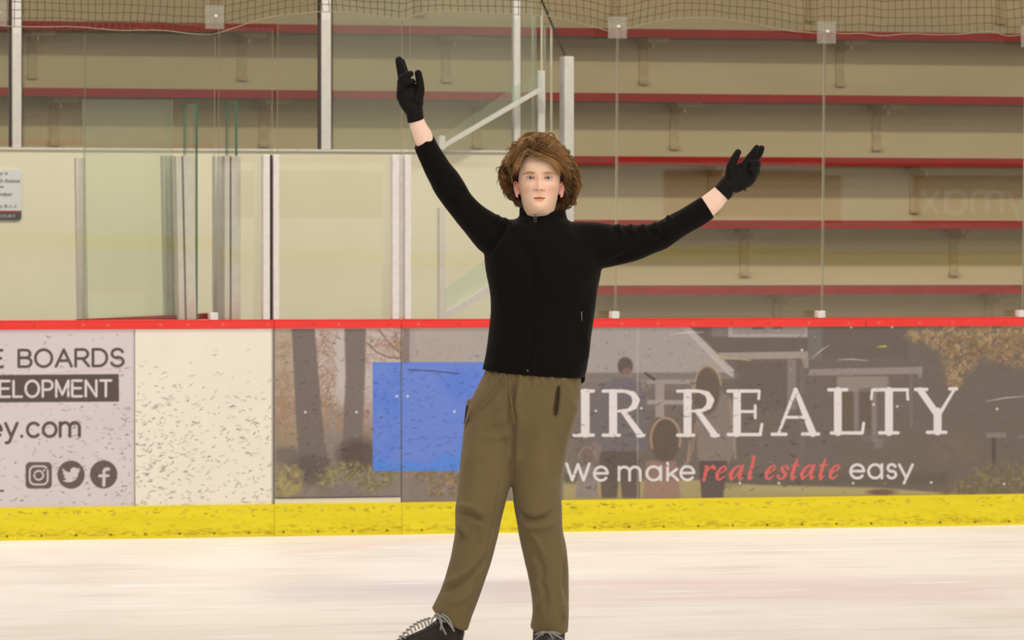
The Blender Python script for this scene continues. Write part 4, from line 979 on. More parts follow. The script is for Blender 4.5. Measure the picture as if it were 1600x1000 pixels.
# ---- gloves
def glove(chains, cuff):
    mb = MB(); loft(mb, cuff, ex=2.1)
    for c, fl in chains: chain(mb, c, flat=fl)
    me = fuse(mb, .0017, 2, .4)
    o = add_part('glove', me, M['glove'], person); return o
gl = glove([([(647.5, 174, -.01, 12.2), (645, 166, -.01, 13)], .9), ([(645, 172, -.01, 13), (638, 155, -.01, 16.5), (635, 138, -.01, 14)], .62), ([(649, 170, -.01, 11), (650, 154, -.01, 12), (646, 140, -.01, 10)], .62), ([(632, 150, -.01, 13), (631, 136, -.01, 11)], .62),
       ([(631, 130, -.012, 8.6), (627.5, 112, -.012, 7.2), (624, 97, -.014, 6.2), (623.6, 94, -.014, 5.8)], .95), ([(637, 130, .006, 7.6), (632, 113, .006, 6.6), (628.3, 99, .004, 5.6), (628, 97, .004, 5.4)], .95),
       ([(627, 130, -.022, 6.8), (629, 122.5, -.034, 6.4), (636, 118, -.038, 5.9), (641.5, 115.5, -.036, 5.1)], .9), ([(627, 138, -.018, 6.8), (630, 131, -.034, 6.4), (638, 127.5, -.038, 5.8), (645, 128, -.034, 4.8)], .9),
       ([(651, 156, -.016, 10), (656.5, 142, -.02, 7.2), (656, 128, -.024, 6.1), (653.5, 114.5, -.026, 5.6)], .95)], [(637, 192, 662.5, 185.5, .0265, -.01, 2), (635, 180, 661, 174, .0265, -.01), (632.5, 167, 660, 164, .026, -.01)])
gr = glove([([(1138, 290, -.02, 14.5), (1143, 285, -.02, 15)], .85), ([(1138, 290, -.02, 15), (1150, 278, -.02, 16.5), (1162, 266, -.02, 14)], .58), ([(1146, 290, -.02, 13), (1160, 281, -.02, 15), (1172, 271, -.02, 13)], .58),
       ([(1143, 276, -.03, 10), (1142.5, 262, -.036, 8.2), (1147, 249, -.04, 6.4), (1153, 238, -.042, 5.2)], .95),
       ([(1163, 262, -.022, 9), (1170, 250, -.026, 7.4), (1177, 240, -.032, 6.2), (1182.5, 231, -.038, 4.9)], .95), ([(1170, 262, -.012, 8.5), (1180, 248, -.014, 7), (1187, 238, -.018, 5.8), (1190, 231.5, -.022, 4.6)], .95),
       ([(1174, 268, -.008, 9), (1181, 259, -.016, 7.4), (1182, 254, -.034, 6.4), (1175, 254, -.044, 5.4)], .95), ([(1172, 277, -.008, 9.5), (1180, 269, -.016, 7.2), (1181, 265, -.034, 6), (1174, 264, -.042, 5)], .95),
       ([(1168, 284, -.012, 9), (1176, 277, -.02, 7), (1178, 272, -.034, 5.6)], .95)], [(1116.5, 292.5, 1138, 313, .0275, -.02), (1123, 284, 1145, 306, .0275, -.02), (1130, 276.5, 1153, 299, .028, -.02)])
b = MB(); c0 = PL(1161.5, 292, -.015); c1 = PL(1165, 298.5, -.015); b.tube([c0, c1], .0026, 6); b.build('pull_tab', M['glove'], gr, True)
b = MB(); b.tube([PL(1144, 306, -.050), PL(1147, 300, -.050), PL(1149, 302, -.050)], .0012, 6); b.build('cuff_mark', M['zip'], gr, True)

# ---- skates
def skate(shape, lacepts, bladef, flatz):
    mb = MB()
    for c in shape: chain(mb, c)
    me = fuse(mb, .003, 3)
    a = coords(me); a[:, 2] = np.maximum(a[:, 2], flatz); setco(me, a)
    boot = add_part('skate', me, M['boot'], person)
    sp = MB(); bladef(sp, 'sole'); sp.build('sole', M['sole'], boot, bevel=.003)
    sp = MB(); bladef(sp, 'blade'); sp.build('blade', M['blade'], boot)
    for grp in lacepts:
        b = MB()
        for seg in grp: b.tube([PL(*p) for p in catmull([tuple(p) for p in seg], 3)], 1.45*PXM, 6)
        b.build('laces', M['lace'], boot, True)
    return boot
def slab(mb, pts, z0, z1):       # pts: (px, depth) outline at ground, heights in metres
    n = len(pts); v = []
    for z in (z0, z1):
        for x, y in pts:
            p = PL(x, 1000, y); v.append((p[0], p[1], z))
    mb.add(v, [tuple(range(n-1, -1, -1)), tuple(range(n, 2*n))]+[(i, (i+1) % n, (i+1) % n+n, i+n) for i in range(n)])
def bl_left(mb, which):
    if which == 'sole':
        slab(mb, [(606, 0), (614, -.03), (640, -.04), (670, -.03), (700, -.032), (722, -.03), (730, 0), (722, .03), (700, .03), (670, .025), (640, .034), (614, .026)], .082, .096)
        slab(mb, [(698, -.028), (722, -.028), (729, 0), (722, .028), (698, .028)], .056, .084)
    else:
        slab(mb, [(600, -.002), (735, -.002), (735, .002), (600, .002)], .004, .036)
        slab(mb, [(622, -.004), (634, -.004), (634, .004), (622, .004)], .034, .083); slab(mb, [(650, -.004), (660, -.004), (660, .004), (650, .004)], .034, .083); slab(mb, [(706, -.004), (718, -.004), (718, .004), (706, .004)], .034, .058)
        slab(mb, [(612, -.028), (665, -.028), (665, .028), (612, .028)], .079, .0825)
def bl_right(mb, which):
    if which == 'sole':
        slab(mb, [(846, -.155), (832, -.14), (828, -.10), (838, -.02), (838, .07), (852, .10), (872, .10), (880, .07), (876, -.02), (872, -.10), (864, -.14)], .082, .096)
        slab(mb, [(840, .02), (840, .08), (856, .10), (874, .08), (876, .02)], .056, .084)
    else:
        slab(mb, [(852, -.17), (854, -.17), (860, .13), (858, .13)], .004, .036)
        slab(mb, [(851, -.10), (855, -.10), (856, -.075), (852, -.075)], .034, .083); slab(mb, [(853, -.03), (857, -.03), (857, -.01), (853, -.01)], .034, .083); slab(mb, [(856, .05), (860, .05), (860, .07), (856, .07)], .034, .058)
        slab(mb, [(838, -.12), (866, -.12), (868, -.01), (842, -.01)], .079, .0825)
L1 = []
for k in range(9):
    t = k/8; x = 668-44*t; y = 969+28*t-5*sin(pi*t); L1.append([(x+4, y-2.0, .012), (x, y-2.4, -.012), (x+3.5, y+9-3*t, -.036)])
L2 = [[(679, 962, -.04), (684, 960, -.06), (690, 972, -.07), (688, 985, -.068)], [(684, 961, -.06), (694, 966, -.072), (704, 978, -.074), (710, 987, -.072)], [(682, 964, -.05), (676, 966, -.048), (674, 976, -.05)], [(686, 965, -.062), (690, 978, -.07), (697, 992, -.07)], [(690, 960, -.06), (700, 966, -.07), (708, 982, -.072)], [(681, 958, -.045), (684, 966, -.06), (696, 972, -.07)]]
skate([[(702, 950, 0, 17), (703, 970, 0, 22), (704, 992, 0, 22), (706, 1004, 0, 18)], [(692, 985, 0, 19), (672, 996, 0, 17), (652, 1002, 0, 14), (632, 1007, 0, 11.5), (619, 1010, 0, 9.5)], [(690, 1004, 0, 16), (650, 1010, -.004, 14), (622, 1012, -.004, 9)]], [L1, L2], bl_left, .095)
L3 = [[(x0, 990+abs(x0-857)*.1, -.050), ((x0+x1)/2, 988, -.062), (x1, 996, -.062)] for x0, x1 in ((838, 868), (872, 842), (836, 862), (876, 850))]
for k in range(5): y = 998+k*4; L3.append([(838, y, -.07-.018*k), (852, y-2, -.10-.018*k), (868, y, -.07-.018*k)])
L4 = [[(852, 988, -.075), (844, 992, -.085), (836, 1002, -.09)], [(858, 988, -.075), (868, 992, -.08), (880, 1000, -.07)], [(856, 988, -.078), (862, 995, -.09), (866, 1006, -.1)], [(850, 987, -.07), (846, 998, -.09), (848, 1008, -.1)]]
skate([[(858, 962, .035, 20), (858, 985, .035, 25), (857, 1004, .035, 25)], [(857, 1006, -.01, 24), (855, 1009, -.05, 21), (851, 1010, -.09, 18), (848, 1013, -.13, 13)], [(856, 1010, .05, 18), (848, 1014, -.12, 13)]], [L3, L4], bl_right, .095)

# ---- body: one mesh (head, neck, trunk, limbs), most of it under the clothes
HX, HY = 842.5, 285.0
def hp(x, y, z): return PL(HX, HY, 0)+RT*x-FWH*y+ZW*z      # head space: x right, y towards the camera, z up
SKIN = (252, 205, 168)
def head_grid():
    nz, nph = 300, 360
    zk = [-.175, -.150, -.125, -.108, -.098, -.088, -.075, -.0625, -.046, -.031, -.010, .015, .040, .0625, .085, .102, .113, .119, .121]
    wk = [.060, .054, .048, .0470, .0475, .0500, .0540, .0570, .0600, .0632, .0675, .0690, .0695, .0690, .0650, .0540, .0380, .0200, .001]
    fk = [.022, .024, .030, .052, .074, .084, .0885, .0890, .0880, .0880, .0890, .0880, .0935, .0915, .0800, .0620, .0420, .0230, .001]
    bk = [.075, .072, .068, .066, .068, .072, .078, .084, .090, .096, .100, .103, .104, .102, .094, .077, .053, .028, .001]
    u = np.linspace(0, 1, nz); zz = np.interp(u, [0, .14, .30, .80, 1], [-.175, -.11, -.090, .06, .121])
    w = np.interp(zz, zk, wk); f = np.interp(zz, zk, fk); bq = np.interp(zz, zk, bk)
    def sm(a, k):
        ker = np.ones(k)/k; p = np.pad(a, k//2, mode='edge'); return np.convolve(p, ker, 'valid')[:len(a)]
    w, f, bq = [sm(sm(a, 9), 9) for a in (w, f, bq)]; w[-1] = f[-1] = bq[-1] = .0006
    ph = np.linspace(-pi, pi, nph+1)[:-1]; ph = ph-.38*np.sin(ph)          # denser on the face
    PH, Z = np.meshgrid(ph, zz); Wd = w[:, None]; Fd = f[:, None]; Bd = bq[:, None]
    c, s = np.cos(PH), np.sin(PH)
    e = 2/2.35
    X = Wd*np.sign(s)*np.abs(s)**e; Y = np.where(c > 0, Fd, Bd)*np.sign(c)*np.abs(c)**(2/2.15)
    # jaw narrows towards the chin in front of the neck
    jaw = np.clip((-.045-Z)/.05, 0, 1)*np.clip((Y-.02)/.05, 0, 1); X = X*(1-.30*jaw)
    fm = np.clip((c-.15)/.3, 0, 1)
    g = lambda cx, cz, sx, sz: np.exp(-((X-cx)/sx)**2-((Z-cz)/sz)**2)
    d = 0
    nb = np.clip((.022-Z)/.045, 0, 1); und = sst(Z, -.0315, -.0262)
    d = d+np.exp(-(X/(.0060+.0060*nb))**2)*(.003+.0150*nb)*und*np.clip((.036-Z)/.02, 0, 1)
    d = d+g(0, -.0210, .0095, .0075)*.0060*und+(g(-.0138, -.0240, .0050, .0055)+g(.0138, -.0240, .0050, .0055))*.0085*sst(Z, -.031, -.027)
    d = d-(g(-.0080, -.0262, .0032, .0022)+g(.0080, -.0262, .0032, .0022))*.0045
    d = d-(g(-.018, .012, .010, .012)+g(.018, .012, .010, .012))*.0035
    for sg in (-1, 1):
        d = d-g(sg*.029, .0135, .0165, .0095)*.0062+g(sg*.027, .0300, .019, .0055)*.0036+g(sg*.044, -.014, .017, .015)*.0035-g(sg*.040, -.046, .014, .016)*.0020
        d = d+g(sg*.029, .0195, .0125, .0022)*.0014-g(sg*.029, .0235, .013, .0012)*.0012+g(sg*.029, .0078, .012, .0022)*.0010
    lipx = np.clip(1-(X/.0215)**2, 0, 1)
    zm = -.0527+.0006*np.cos(X*300)
    d = d+np.exp(-((Z-(zm+.0038))/.0034)**2)*lipx*.0036+np.exp(-((Z-(zm-.0052))/.0042)**2)*np.clip(1-(X/.017)**2, 0, 1)*.0040
    d = d-np.exp(-((Z-zm)/.0013)**2)*np.clip(1-(X/.022)**2, 0, 1)*.0036
    d = d-g(0, -.0385, .0028, .006)*.0012-g(0, -.0665, .013, .0045)*.0028+g(0, -.083, .016, .011)*.0045
    # eye openings
    op = np.zeros_like(X)
    for sg in (-1, 1):
        uu = (X-sg*.029)/.0138; top = .0036*(1-uu**2); bot = -.0028*(1-uu**2); zc = .0132+.0010*uu*sg
        m = sst(Z-zc-bot, -.0002, .0007)*(1-sst(Z-zc-top, -.0007, .0002))*(np.abs(uu) < 1); op = np.maximum(op, m)
    d = d-op*.0075
    Y = Y+d*fm
    # colour
    C = np.ones(X.shape+(3,))*np.array(SKIN, float)
    def bl(m, col): 
        nonlocal C; m = np.clip(m*fm, 0, 1)[..., None]; C = C*(1-m)+np.array(col, float)*m
    for sg in (-1, 1):  # cheek flush, plus eye-socket shading put into the skin colour
        bl(g(sg*.040, -.026, .020, .018)*.42, (226, 150, 126)); bl(g(sg*.029, .012, .020, .010)*.36, (206, 140, 120)); bl(g(sg*.028, .0045, .014, .003)*.30, (196, 130, 116))
        bl(g(sg*.0080, -.0255, .0034, .0020)*.9, (140, 78, 58)); bl(g(sg*.0150, -.0275, .004, .0025)*.5, (204, 136, 110)); bl(g(sg*.017, -.020, .0018, .006)*.35, (210, 146, 120))
        uu = (X-sg*.029)/.0142; zc = .0132+.0010*uu*sg
        bl(np.exp(-((Z-(zc+.0040*(1-uu**2)))/.0011)**2)*(np.abs(uu) < 1)*.85, (112, 70, 56)); bl(np.exp(-((Z-(zc-.0032*(1-uu**2)))/.0009)**2)*(np.abs(uu) < 1)*.5, (178, 112, 98))
        bl(np.exp(-((Z-(zc+.0080*(1-.6*uu**2)))/.0013)**2)*(np.abs(uu) < .95)*.5, (190, 130, 108))
        bl(g(sg*.030, .0300, .0185, .0036)*.75, (194, 142, 96))
    bl(g(0, -.022, .009, .007)*.3, (232, 160, 136)); bl(g(0, .012, .008, .012)*.15, (224, 164, 140))
    up = (Z > zm)*np.clip(1-((Z-zm)/(.0078*np.clip(1-(X/.021)**2, 0.01, 1)*(1-.25*np.exp(-(X/.003)**2))))**4, 0, 1)*(np.abs(X) < .0208)
    lo = (Z <= zm)*np.clip(1-((zm-Z)/(.0100*np.clip(1-(X/.0195)**2, 0.01, 1)))**4, 0, 1)*(np.abs(X) < .0195)
    bl(up*.85, (206, 118, 98)); bl(lo*.85, (222, 134, 114)); bl(np.exp(-((Z-zm)/.0013)**2)*(np.abs(X) < .0200)*.9, (134, 58, 48))
    bl(g(0, -.082, .020, .012)*.25, (234, 168, 142)); bl(g(-.012, .072, .0012, .0012)*.6+g(-.003, .066, .0012, .0012)*.5+g(.028, .052, .0014, .0014)*.6, (210, 120, 100))
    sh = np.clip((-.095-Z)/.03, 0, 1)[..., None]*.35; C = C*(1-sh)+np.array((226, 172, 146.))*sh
    ears = 0
    v = hp(0, 0, 0)[None]+X.reshape(-1, 1)*RT-Y.reshape(-1, 1)*FWH+Z.reshape(-1, 1)*ZW
    i = np.arange(nz-1)[:, None]*nph+np.arange(nph)[None]; j = np.arange(nz-1)[:, None]*nph+(np.arange(nph)[None]+1) % nph
    q = np.stack([i, j, j+nph, i+nph], -1).reshape(-1, 4).tolist()
    q.append(list(range(nph-1, -1, -1))); q.append(list(range((nz-1)*nph, nz*nph)))
    return v, q, C.reshape(-1, 3)
hv, hf, hc = head_grid()
def ear(sg):
    mb = MB(); K = lambda x, y, z: hp(sg*x, y, z-.0045)
    pts = [K(.0690, .012, -.004), K(.0730, .008, .004), K(.0790, .000, .006), K(.0820, -.006, .000), K(.0820, -.008, -.010), K(.0800, -.006, -.020), K(.0765, -.001, -.030), K(.0735, .005, -.038), K(.0710, .008, -.042)]
    pp = list(catmull(pts, 3)); rd = list(catmull([(.0026,), (.0028,), (.0030,), (.0030,), (.0030,), (.0030,), (.0036,), (.0046,), (.0036,)], 3)[:, 0])
    mb_tube(mb, pp, rd, 10, 1.0); mb_sphere(mb, pp[0], rd[0]); mb_sphere(mb, pp[-1], rd[-1])
    plate = [K(.0680, .004, .002), K(.0715, .001, -.006), K(.0725, .000, -.016), K(.0715, .002, -.026), K(.0690, .004, -.036)]
    mb_tube(mb, list(catmull(plate, 3)), list(catmull([(.0055,), (.0085,), (.0095,), (.0085,), (.006,)], 3)[:, 0]), 12, .45)
    mb_tube(mb, list(catmull([K(.0700, .006, -.004), K(.0755, .002, -.006), K(.0765, -.001, -.016), K(.0730, .003, -.026)], 3)), [.0018]*10, 8, 1)
    mb_tube(mb, [K(.0680, .010, -.016), K(.0705, .010, -.020)], [.0028, .0024], 8, 1)
    me = fuse(mb, .0011, 2, .4); a = coords(me); f = [tuple(p.vertices) for p in me.polygons]
    rel = a-hp(0, 0, 0); x = sg*(rel@RT); z = rel[:, 2]; y = -(rel@FWH)
    c = np.ones((len(a), 3))*np.array((242, 176, 152.)); k = np.exp(-((x-.0735)/.0035)**2-((z+.012)/.010)**2)[:, None]*.5; c = c*(1-k)+np.array((196, 104, 84.))*k
    return a, f, c
mb = MB()
loft(mb, [(770, 560, 902, 568, .09, .01), (775, 500, 915, 505, .10, .01), (772, 440, 925, 445, .105, .01), (775, 390, 920, 395, .10, .015), (795, 362, 905, 366, .08, .02), (815, 350, 880, 352, .06, .02), (819, 338, 876, 340, .05, .02)], ex=2.3)
loft(mb, [(758, 380, 785, 350, .05, .01), (735, 360, 756, 332, .045, .005), (698, 318, 722, 297, .038, -.005), (680, 292, 704, 272, .036, -.01), (664, 262, 690, 244, .034, -.01), (655, 240, 681, 224, .031, -.01), (647.5, 218, 674, 206, .029, -.01), (642, 203, 667, 195, .027, -.01), (639, 190, 662, 184, .0235, -.01), (636, 172, 658, 168, .022, -.01)])
loft(mb, [(920, 352, 938, 410, .06, .01), (960, 356, 972, 404, .05, 0), (1020, 356, 1030, 388, .042, -.015), (1060, 334, 1074, 362, .036, -.02), (1086, 318, 1104, 346, .034, -.02), (1097, 307.5, 1116, 336, .031, -.02), (1108, 299, 1128, 324, .028, -.02), (1119, 290.5, 1137.5, 310.5, .025, -.02), (1132, 280, 1146, 298, .022, -.02)])
loft(mb, [(768, 570, 900, 580, .09, .01), (745, 640, 890, 650, .09, .01), (760, 680, 860, 690, .07, .015)])
for a, b_ in (((745, 650, 795, 655, .06, 0), (699, 955, 718, 965, .03, -.01)), ((820, 655, 868, 660, .06, .01), (848, 960, 870, 962, .03, .02))):
    loft(mb, [a, b_])
me0 = fuse(mb, .0042, 4); bv = coords(me0); bf = [tuple(p.vertices) for p in me0.polygons]
V = [bv, hv]; Fs = list(bf); n0 = len(bv); Fs += [tuple(i+n0 for i in q) for q in hf]; n0 += len(hv)
Cc = [np.ones((len(bv), 3))*np.array((250, 206, 178.)), hc]
for sg in (-1, 1):
    a, f, c = ear(sg); V.append(a); Fs += [tuple(i+n0 for i in q) for q in f]; n0 += len(a); Cc.append(c)
me = new_mesh('body', np.concatenate(V), Fs)
skin_col(me, np.clip(s2l(np.concatenate(Cc))/LS, .002, .9))
body = add_part('body', me, M['skin'], person)
tag(body, 'fair skin of face and wrists')
# eyes
for sg in (-1, 1):
    c = hp(sg*.029, .0672, .0136); r = .0122; look = -FWH+ZW*.02; look /= np.linalg.norm(look)
    bm = bmesh.new(); bmesh.ops.create_uvsphere(bm, u_segments=48, v_segments=32, radius=r); me = bpy.data.meshes.new('eye'); bm.to_mesh(me); bm.free()
    q = Vector(look).to_track_quat('Z', 'Y').to_matrix().to_4x4(); me.transform(q); me.transform(Matrix.Translation(c))
    a = coords(me)-c; an = np.arccos(np.clip(a@look/r, -1, 1)); col = np.ones((len(a), 3))*np.array((206, 182, 170.))
    col[an < .46] = (108, 102, 98); col[an < .20] = (30, 26, 26)
    skin_col(me, np.clip(s2l(col)/LS, .002, .9)); add_part('eye', me, M['eye'], body)
# hair helpers
def strand_mesh(strands, cols, n=3):
    """strands: list of (k,3) arrays with radii arrays; all same k"""
    P = np.array([s for s, _ in strands]); Rr = np.array([r for _, r in strands]); S, K, _ = P.shape
    T = np.gradient(P, axis=1); T /= np.linalg.norm(T, axis=2, keepdims=True)+1e-9
    ref = np.array([.3, .5, .81]); U = np.cross(T, ref); U /= np.linalg.norm(U, axis=2, keepdims=True)+1e-9; W = np.cross(T, U)
    vs = np.stack([P+(U*cos(2*pi*k/n)+W*sin(2*pi*k/n))*Rr[..., None] for k in range(n)], 2)
    v = vs.reshape(-1, 3); base = np.arange(S)[:, None, None]*K*n+np.arange(K-1)[None, :, None]*n; k = np.arange(n)[None, None]; k2 = (k+1) % n
    q = np.stack([base+k, base+k2, base+n+k2, base+n+k], -1).reshape(-1, 4)
    me = bpy.data.meshes.new('hair'); me.vertices.add(len(v)); me.vertices.foreach_set('co', v.astype(np.float32).ravel())
    me.loops.add(len(q)*4); me.loops.foreach_set('vertex_index', q.astype(np.int32).ravel()); me.polygons.add(len(q))
    me.polygons.foreach_set('loop_start', np.arange(len(q))*4); me.polygons.foreach_set('loop_total', np.full(len(q), 4)); me.update(calc_edges=True)
    c = np.ones((S, K, n, 4)); c[..., :3] = np.array(cols)[:, :, None, :]
    ca = me.color_attributes.new('Col', 'FLOAT_COLOR', 'POINT'); ca.data.foreach_set('color', c.astype(np.float32).ravel()); return me
rng = np.random.RandomState(12)
for sg in (-1, 1):
    st = []; cl = []
    for k in range(130):
        t = rng.uniform(0, 1); x = sg*(.0150+.037*t)+.0; z = .0275+.0035*sin(pi*min(1, t*1.1))-.0035*t+rng.normal(0, .0018)
        L = .0055; yb = .0955-(x/.069)**2*.020
        p = [hp(x+sg*L*s_*.9, yb+.0010+.0008*sin(pi*s_)-(.004*t*s_), z+L*s_*(.25-.5*t)) for s_ in np.linspace(0, 1, 5)]
        st.append((np.array(p), np.linspace(.00050, .0002, 5))); c = s2l(np.array((190, 146, 100))+rng.normal(0, 8, 3))/LS; cl.append(np.tile(c, (5, 1)))
    add_part('eyebrow', strand_mesh(st, cl), M['hair'], body)

# ---- hair: a shell under some hundreds of curled locks
OUT = [(816, 320), (804, 311), (793, 302), (785.5, 292), (782, 272), (786, 258), (789, 247), (798, 236), (807.6, 222), (824, 213), (836.5, 210), (848.4, 211), (860, 216), (869, 223), (879, 231), (887.5, 240), (894, 250), (899.5, 266), (903, 283), (902, 300), (895, 313), (886, 319), (879, 325), (868, 326), (842, 326)]
FAC = [(818, 322), (812, 309), (810.5, 300), (808, 285), (809.5, 271), (811, 259), (816, 250), (823, 245.5), (831, 244), (845, 249), (855, 252.5), (862, 257), (870, 265), (875, 277), (876.5, 288), (874.5, 300), (872, 309), (867, 322), (842, 324)]
def polar(P):
    a = np.array([math.atan2(-(y-HY), x-HX) for x, y in P]); r = np.array([math.hypot(x-HX, y-HY) for x, y in P]); i = np.argsort(a); return a[i], r[i]
oa, orr = polar(OUT); fa, frr = polar(FAC)
ro = lambda t: np.interp(t, oa, orr, period=2*pi); rf = lambda t: np.interp(t, fa, frr, period=2*pi)
def ydep(px, py):                     # depth of the front hair surface, positive away
    x = px-HX; y = py-HY; t = np.arctan2(-y, x); q = np.clip(np.hypot(x, y)/ro(t), 0, 1.0); z = -y*PXM
    Dp = np.interp(z, [-.06, -.012, .02, .055, .09, .14], [-.03, -.018, .050, .110, .124, .124])
    return -Dp*np.sqrt(np.clip(1-q**2, 0, 1))+.004
def yback(px, py):
    x = px-HX; y = py-HY; t = np.arctan2(-y, x); q = np.clip(np.hypot(x, y)/ro(t), 0, 1.0); return .012+.118*np.sqrt(np.clip(1-q**2, 0, 1))
nt, ns = 220, 26
vs = []; cols = []
T = np.linspace(-pi, pi, nt+1)[:-1]
for i, s_ in enumerate(np.concatenate([[0], np.linspace(0, 1, ns-1)])):
    r = rf(T)*1.01*(1-s_)+ro(T)*.94*s_; px = HX+r*np.cos(T); py = HY-r*np.sin(T); y = ydep(px, py)+.008
    if i == 0: y = y+.03
    bump = (fbm(px/6, py/6, 71, 3)-.5)*.014*(s_ > 0)
    for a_, b2, c_, d_ in zip(px, py, y+bump, T): vs.append(PL(a_, b2, c_))
nb = 18
for i in range(1, nb+1):
    s_ = 1-i/nb; r = ro(T)*.94*max(s_, .001); px = HX+r*np.cos(T); py = HY-r*np.sin(T); y = yback(px, py)*np.clip((1-s_)*5, 0, 1)+(1-np.clip((1-s_)*5, 0, 1))*(ydep(px, py)+.008)
    y = y+(fbm(px/6+50, py/6, 72, 3)-.5)*.012
    for a_, b2, c_ in zip(px, py, y): vs.append(PL(a_, b2, c_))
rows = ns+nb; fs = [(i*nt+k, i*nt+(k+1) % nt, (i+1)*nt+(k+1) % nt, (i+1)*nt+k) for i in range(rows-1) for k in range(nt)]
me = new_mesh('hair', vs, fs)
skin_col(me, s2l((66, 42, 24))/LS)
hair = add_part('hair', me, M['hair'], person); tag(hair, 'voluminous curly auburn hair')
K = 18
def finish(Px, Py, yd, nx, ny, tt, rng, basec, st, cl, nstr=22, spread=1.3, rad=.00052):
    for s in range(nstr):
        a1, a2 = rng.normal(0, spread), rng.normal(0, spread); ta = .45+.55*tt; w1 = rng.normal(0, .6); pw = rng.uniform(0, 6.28)
        sx = Px+nx*a1*ta+.5*np.sin(tt*9+pw)*w1; sy = Py+ny*a1*ta+.5*np.cos(tt*8+pw)*w1; sd = yd+a2*ta*PXM
        pts = CAM*np.array([1, 1, 0])+FWH*(PD+sd)[:, None]+RT*((sx-800)*(PD+sd)/F)[:, None]+ZW*(H-(sy-403)*(PD+sd)/F)[:, None]
        e = rng.uniform(.7, 1.0); idx = np.linspace(0, (K-1)*e, K); pts = np.stack([np.interp(idx, np.arange(K), pts[:, c]) for c in range(3)], 1)
        st.append((pts, rad*(1-.75*tt**1.5)))
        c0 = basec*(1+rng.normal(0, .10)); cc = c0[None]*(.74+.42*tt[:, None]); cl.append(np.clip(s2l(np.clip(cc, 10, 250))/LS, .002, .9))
def frame(Px, Py):
    dirx = np.gradient(Px); diry = np.gradient(Py); dl = np.hypot(dirx, diry)+1e-6; return -diry/dl, dirx/dl
def locks(n, seed, back=False):
    rng = np.random.RandomState(seed); st = []; cl = []; tt = np.linspace(0, 1, K)
    for _ in range(n):
        t0 = rng.uniform(-pi, pi); r0 = rng.uniform(0, 1)**.55
        inner = rf(t0)*1.02 if not back else 2.0
        rr0 = inner+(ro(t0)*.93-inner)*r0; x = HX+rr0*cos(t0); y = HY-rr0*sin(t0)
        if y > 300 and not back and 818 < x < 868: continue
        ln = rng.uniform(20, 44); turns = rng.uniform(.9, 2.1); cr = rng.uniform(2.4, 5.2); ph = rng.uniform(0, 2*pi); lift = rng.uniform(-.012, .012); ext = rng.choice([.97, 1.0, 1.03, 1.08], p=[.35, .35, .2, .1])
        P = []; step = ln/(K-1); cx, cy = x, y
        for k in range(K):
            rx, ry_ = cx-HX, cy-(HY-8); l = math.hypot(rx, ry_)+1e-6; rx /= l; ry_ /= l
            sgn = 1 if (cx > 830 or (cy < 250 and cx > 822)) else -1
            tx, ty = (-ry_*sgn, rx*sgn)
            if cy > 268: dx, dy = rx*.22+tx*.25, .90
            else: dx, dy = rx*.45+tx*.70, ry_*.45+ty*.70+.16
            dl = math.hypot(dx, dy); cx += dx/dl*step; cy += dy/dl*step
            th = math.atan2(-(cy-HY), cx-HX); rad = math.hypot(cx-HX, cy-HY); lim = ro(th)*ext; lo_ = rf(th)*1.05 if not back else 0
            if rad > lim: cx = HX+(cx-HX)*lim/rad; cy = HY+(cy-HY)*lim/rad
            elif rad < lo_: cx = HX+(cx-HX)*lo_/rad; cy = HY+(cy-HY)*lo_/rad
            P.append((cx, cy))
        P = np.array(P); nx, ny = frame(P[:, 0], P[:, 1])
        amp = cr*(.25+.75*tt); o1 = amp*np.sin(ph+turns*2*pi*tt); o2 = amp*np.cos(ph+turns*2*pi*tt)
        Px = P[:, 0]+nx*o1; Py = P[:, 1]+ny*o1
        yd = (yback(Px, Py)+lift if back else ydep(Px, Py)-.003-lift)+o2*PXM
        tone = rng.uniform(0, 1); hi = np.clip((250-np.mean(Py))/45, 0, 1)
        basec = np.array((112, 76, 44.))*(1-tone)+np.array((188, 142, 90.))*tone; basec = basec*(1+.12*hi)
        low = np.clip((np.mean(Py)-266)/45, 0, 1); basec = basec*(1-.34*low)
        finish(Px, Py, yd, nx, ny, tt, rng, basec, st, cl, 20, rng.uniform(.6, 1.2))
    return strand_mesh(st, cl)
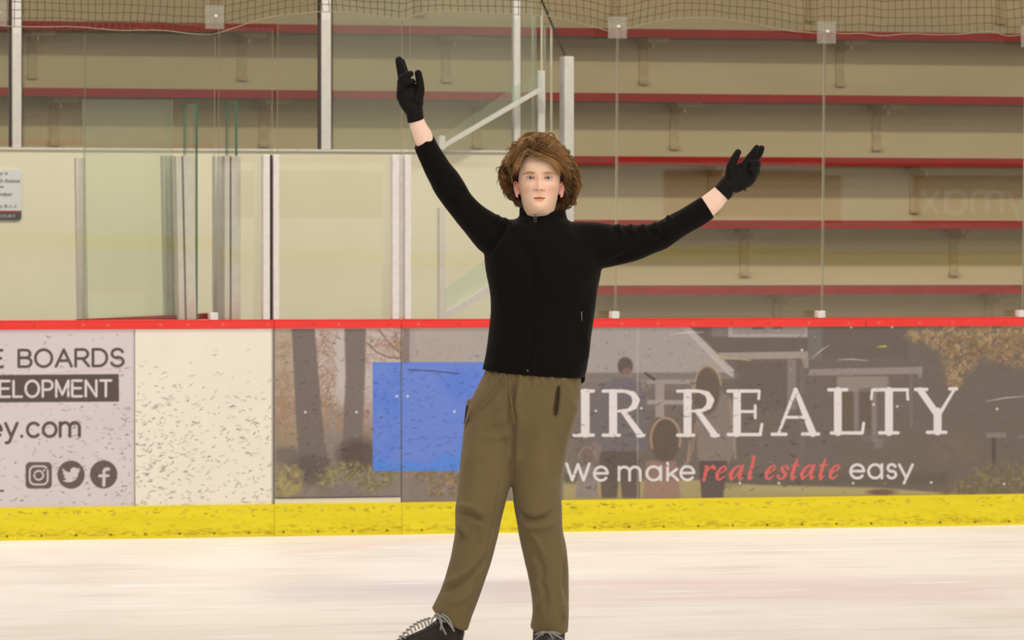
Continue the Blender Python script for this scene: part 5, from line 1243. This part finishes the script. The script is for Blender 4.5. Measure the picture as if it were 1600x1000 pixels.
def path_locks(paths, seed):
    rng = np.random.RandomState(seed); st = []; cl = []; tt = np.linspace(0, 1, K)
    for pts, wid, cnt, base, lift in paths:
        C = catmull([tuple(p) for p in pts], 8); q = np.linspace(0, len(C)-1, K)
        bx_ = np.interp(q, np.arange(len(C)), C[:, 0]); by_ = np.interp(q, np.arange(len(C)), C[:, 1])
        for _ in range(cnt):
            o = rng.uniform(-wid, wid); ph = rng.uniform(0, 6.28); turns = rng.uniform(.5, 1.3); cr = rng.uniform(.6, 2.0)
            s0 = rng.uniform(0, .25); s1 = rng.uniform(.7, 1.0); u = s0+(s1-s0)*tt
            px = np.interp(u, tt, bx_); py = np.interp(u, tt, by_); nx, ny = frame(px, py)
            px = px+nx*(o+cr*np.sin(ph+turns*6.28*tt)); py = py+ny*(o+cr*np.sin(ph+turns*6.28*tt))
            yd = ydep(px, py)-.006-lift-rng.uniform(0, .006)+cr*np.cos(ph+turns*6.28*tt)*PXM
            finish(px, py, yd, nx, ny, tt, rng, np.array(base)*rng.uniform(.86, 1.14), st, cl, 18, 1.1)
    return strand_mesh(st, cl)
o = add_part('hair_locks', locks(540, 5), M['hair'], hair); tag(o, kind='stuff')
o = add_part('hair_locks', locks(150, 9, True), M['hair'], hair); tag(o, kind='stuff')
G1, G2, G3 = (184, 138, 86.), (150, 106, 62.), (102, 68, 40.)
fr_ = path_locks([([(818, 234), (832, 240), (848, 245), (862, 253), (872, 264), (878, 278)], 3.2, 16, G1, .004), ([(826, 226), (842, 230), (860, 238), (874, 250), (884, 266), (888, 284)], 4.5, 16, G2, .006),
    ([(834, 216), (848, 218), (864, 226), (878, 238), (888, 252), (894, 268)], 4, 14, G1, .004), ([(830, 222), (820, 226), (808, 236), (800, 250), (796, 264)], 4.5, 14, G2, .004), ([(826, 232), (818, 240), (811, 252), (806, 264), (803, 276)], 3.0, 12, G1, .004),
    ([(836, 226), (828, 217), (818, 218), (811, 225), (806, 234)], 3, 12, G1, .002), ([(842, 216), (832, 210), (821, 213), (812, 221), (804, 231)], 2.5, 12, G2, .0), ([(838, 236), (846, 232), (854, 231), (862, 233)], 2.0, 6, G3, .004), ([(828, 218), (836, 211), (846, 210), (856, 214), (862, 222)], 3, 10, G1, .002), ([(812, 226), (802, 234), (794, 244), (790, 256), (794, 262)], 3, 10, G1, .002),
    ([(790, 256), (784, 268), (785, 282), (792, 296), (804, 308)], 4, 12, (120, 78, 46.), .002), ([(892, 262), (900, 276), (903, 290), (898, 304), (900, 314)], 3, 10, (150, 102, 58.), .002), ([(886, 286), (890, 300), (888, 314), (892, 322)], 3, 10, (110, 70, 40.), .0), ([(878, 300), (880, 312), (876, 322), (870, 330)], 4, 12, (104, 64, 36.), .0), ([(896, 282), (906, 288), (905, 299), (898, 303)], 1.2, 3, G2, .0), ([(893, 300), (897, 309), (894, 317), (898, 313)], 1.2, 4, G2, .0)], 31)
o = add_part('hair_locks', fr_, M['hair'], hair); tag(o, kind='stuff')
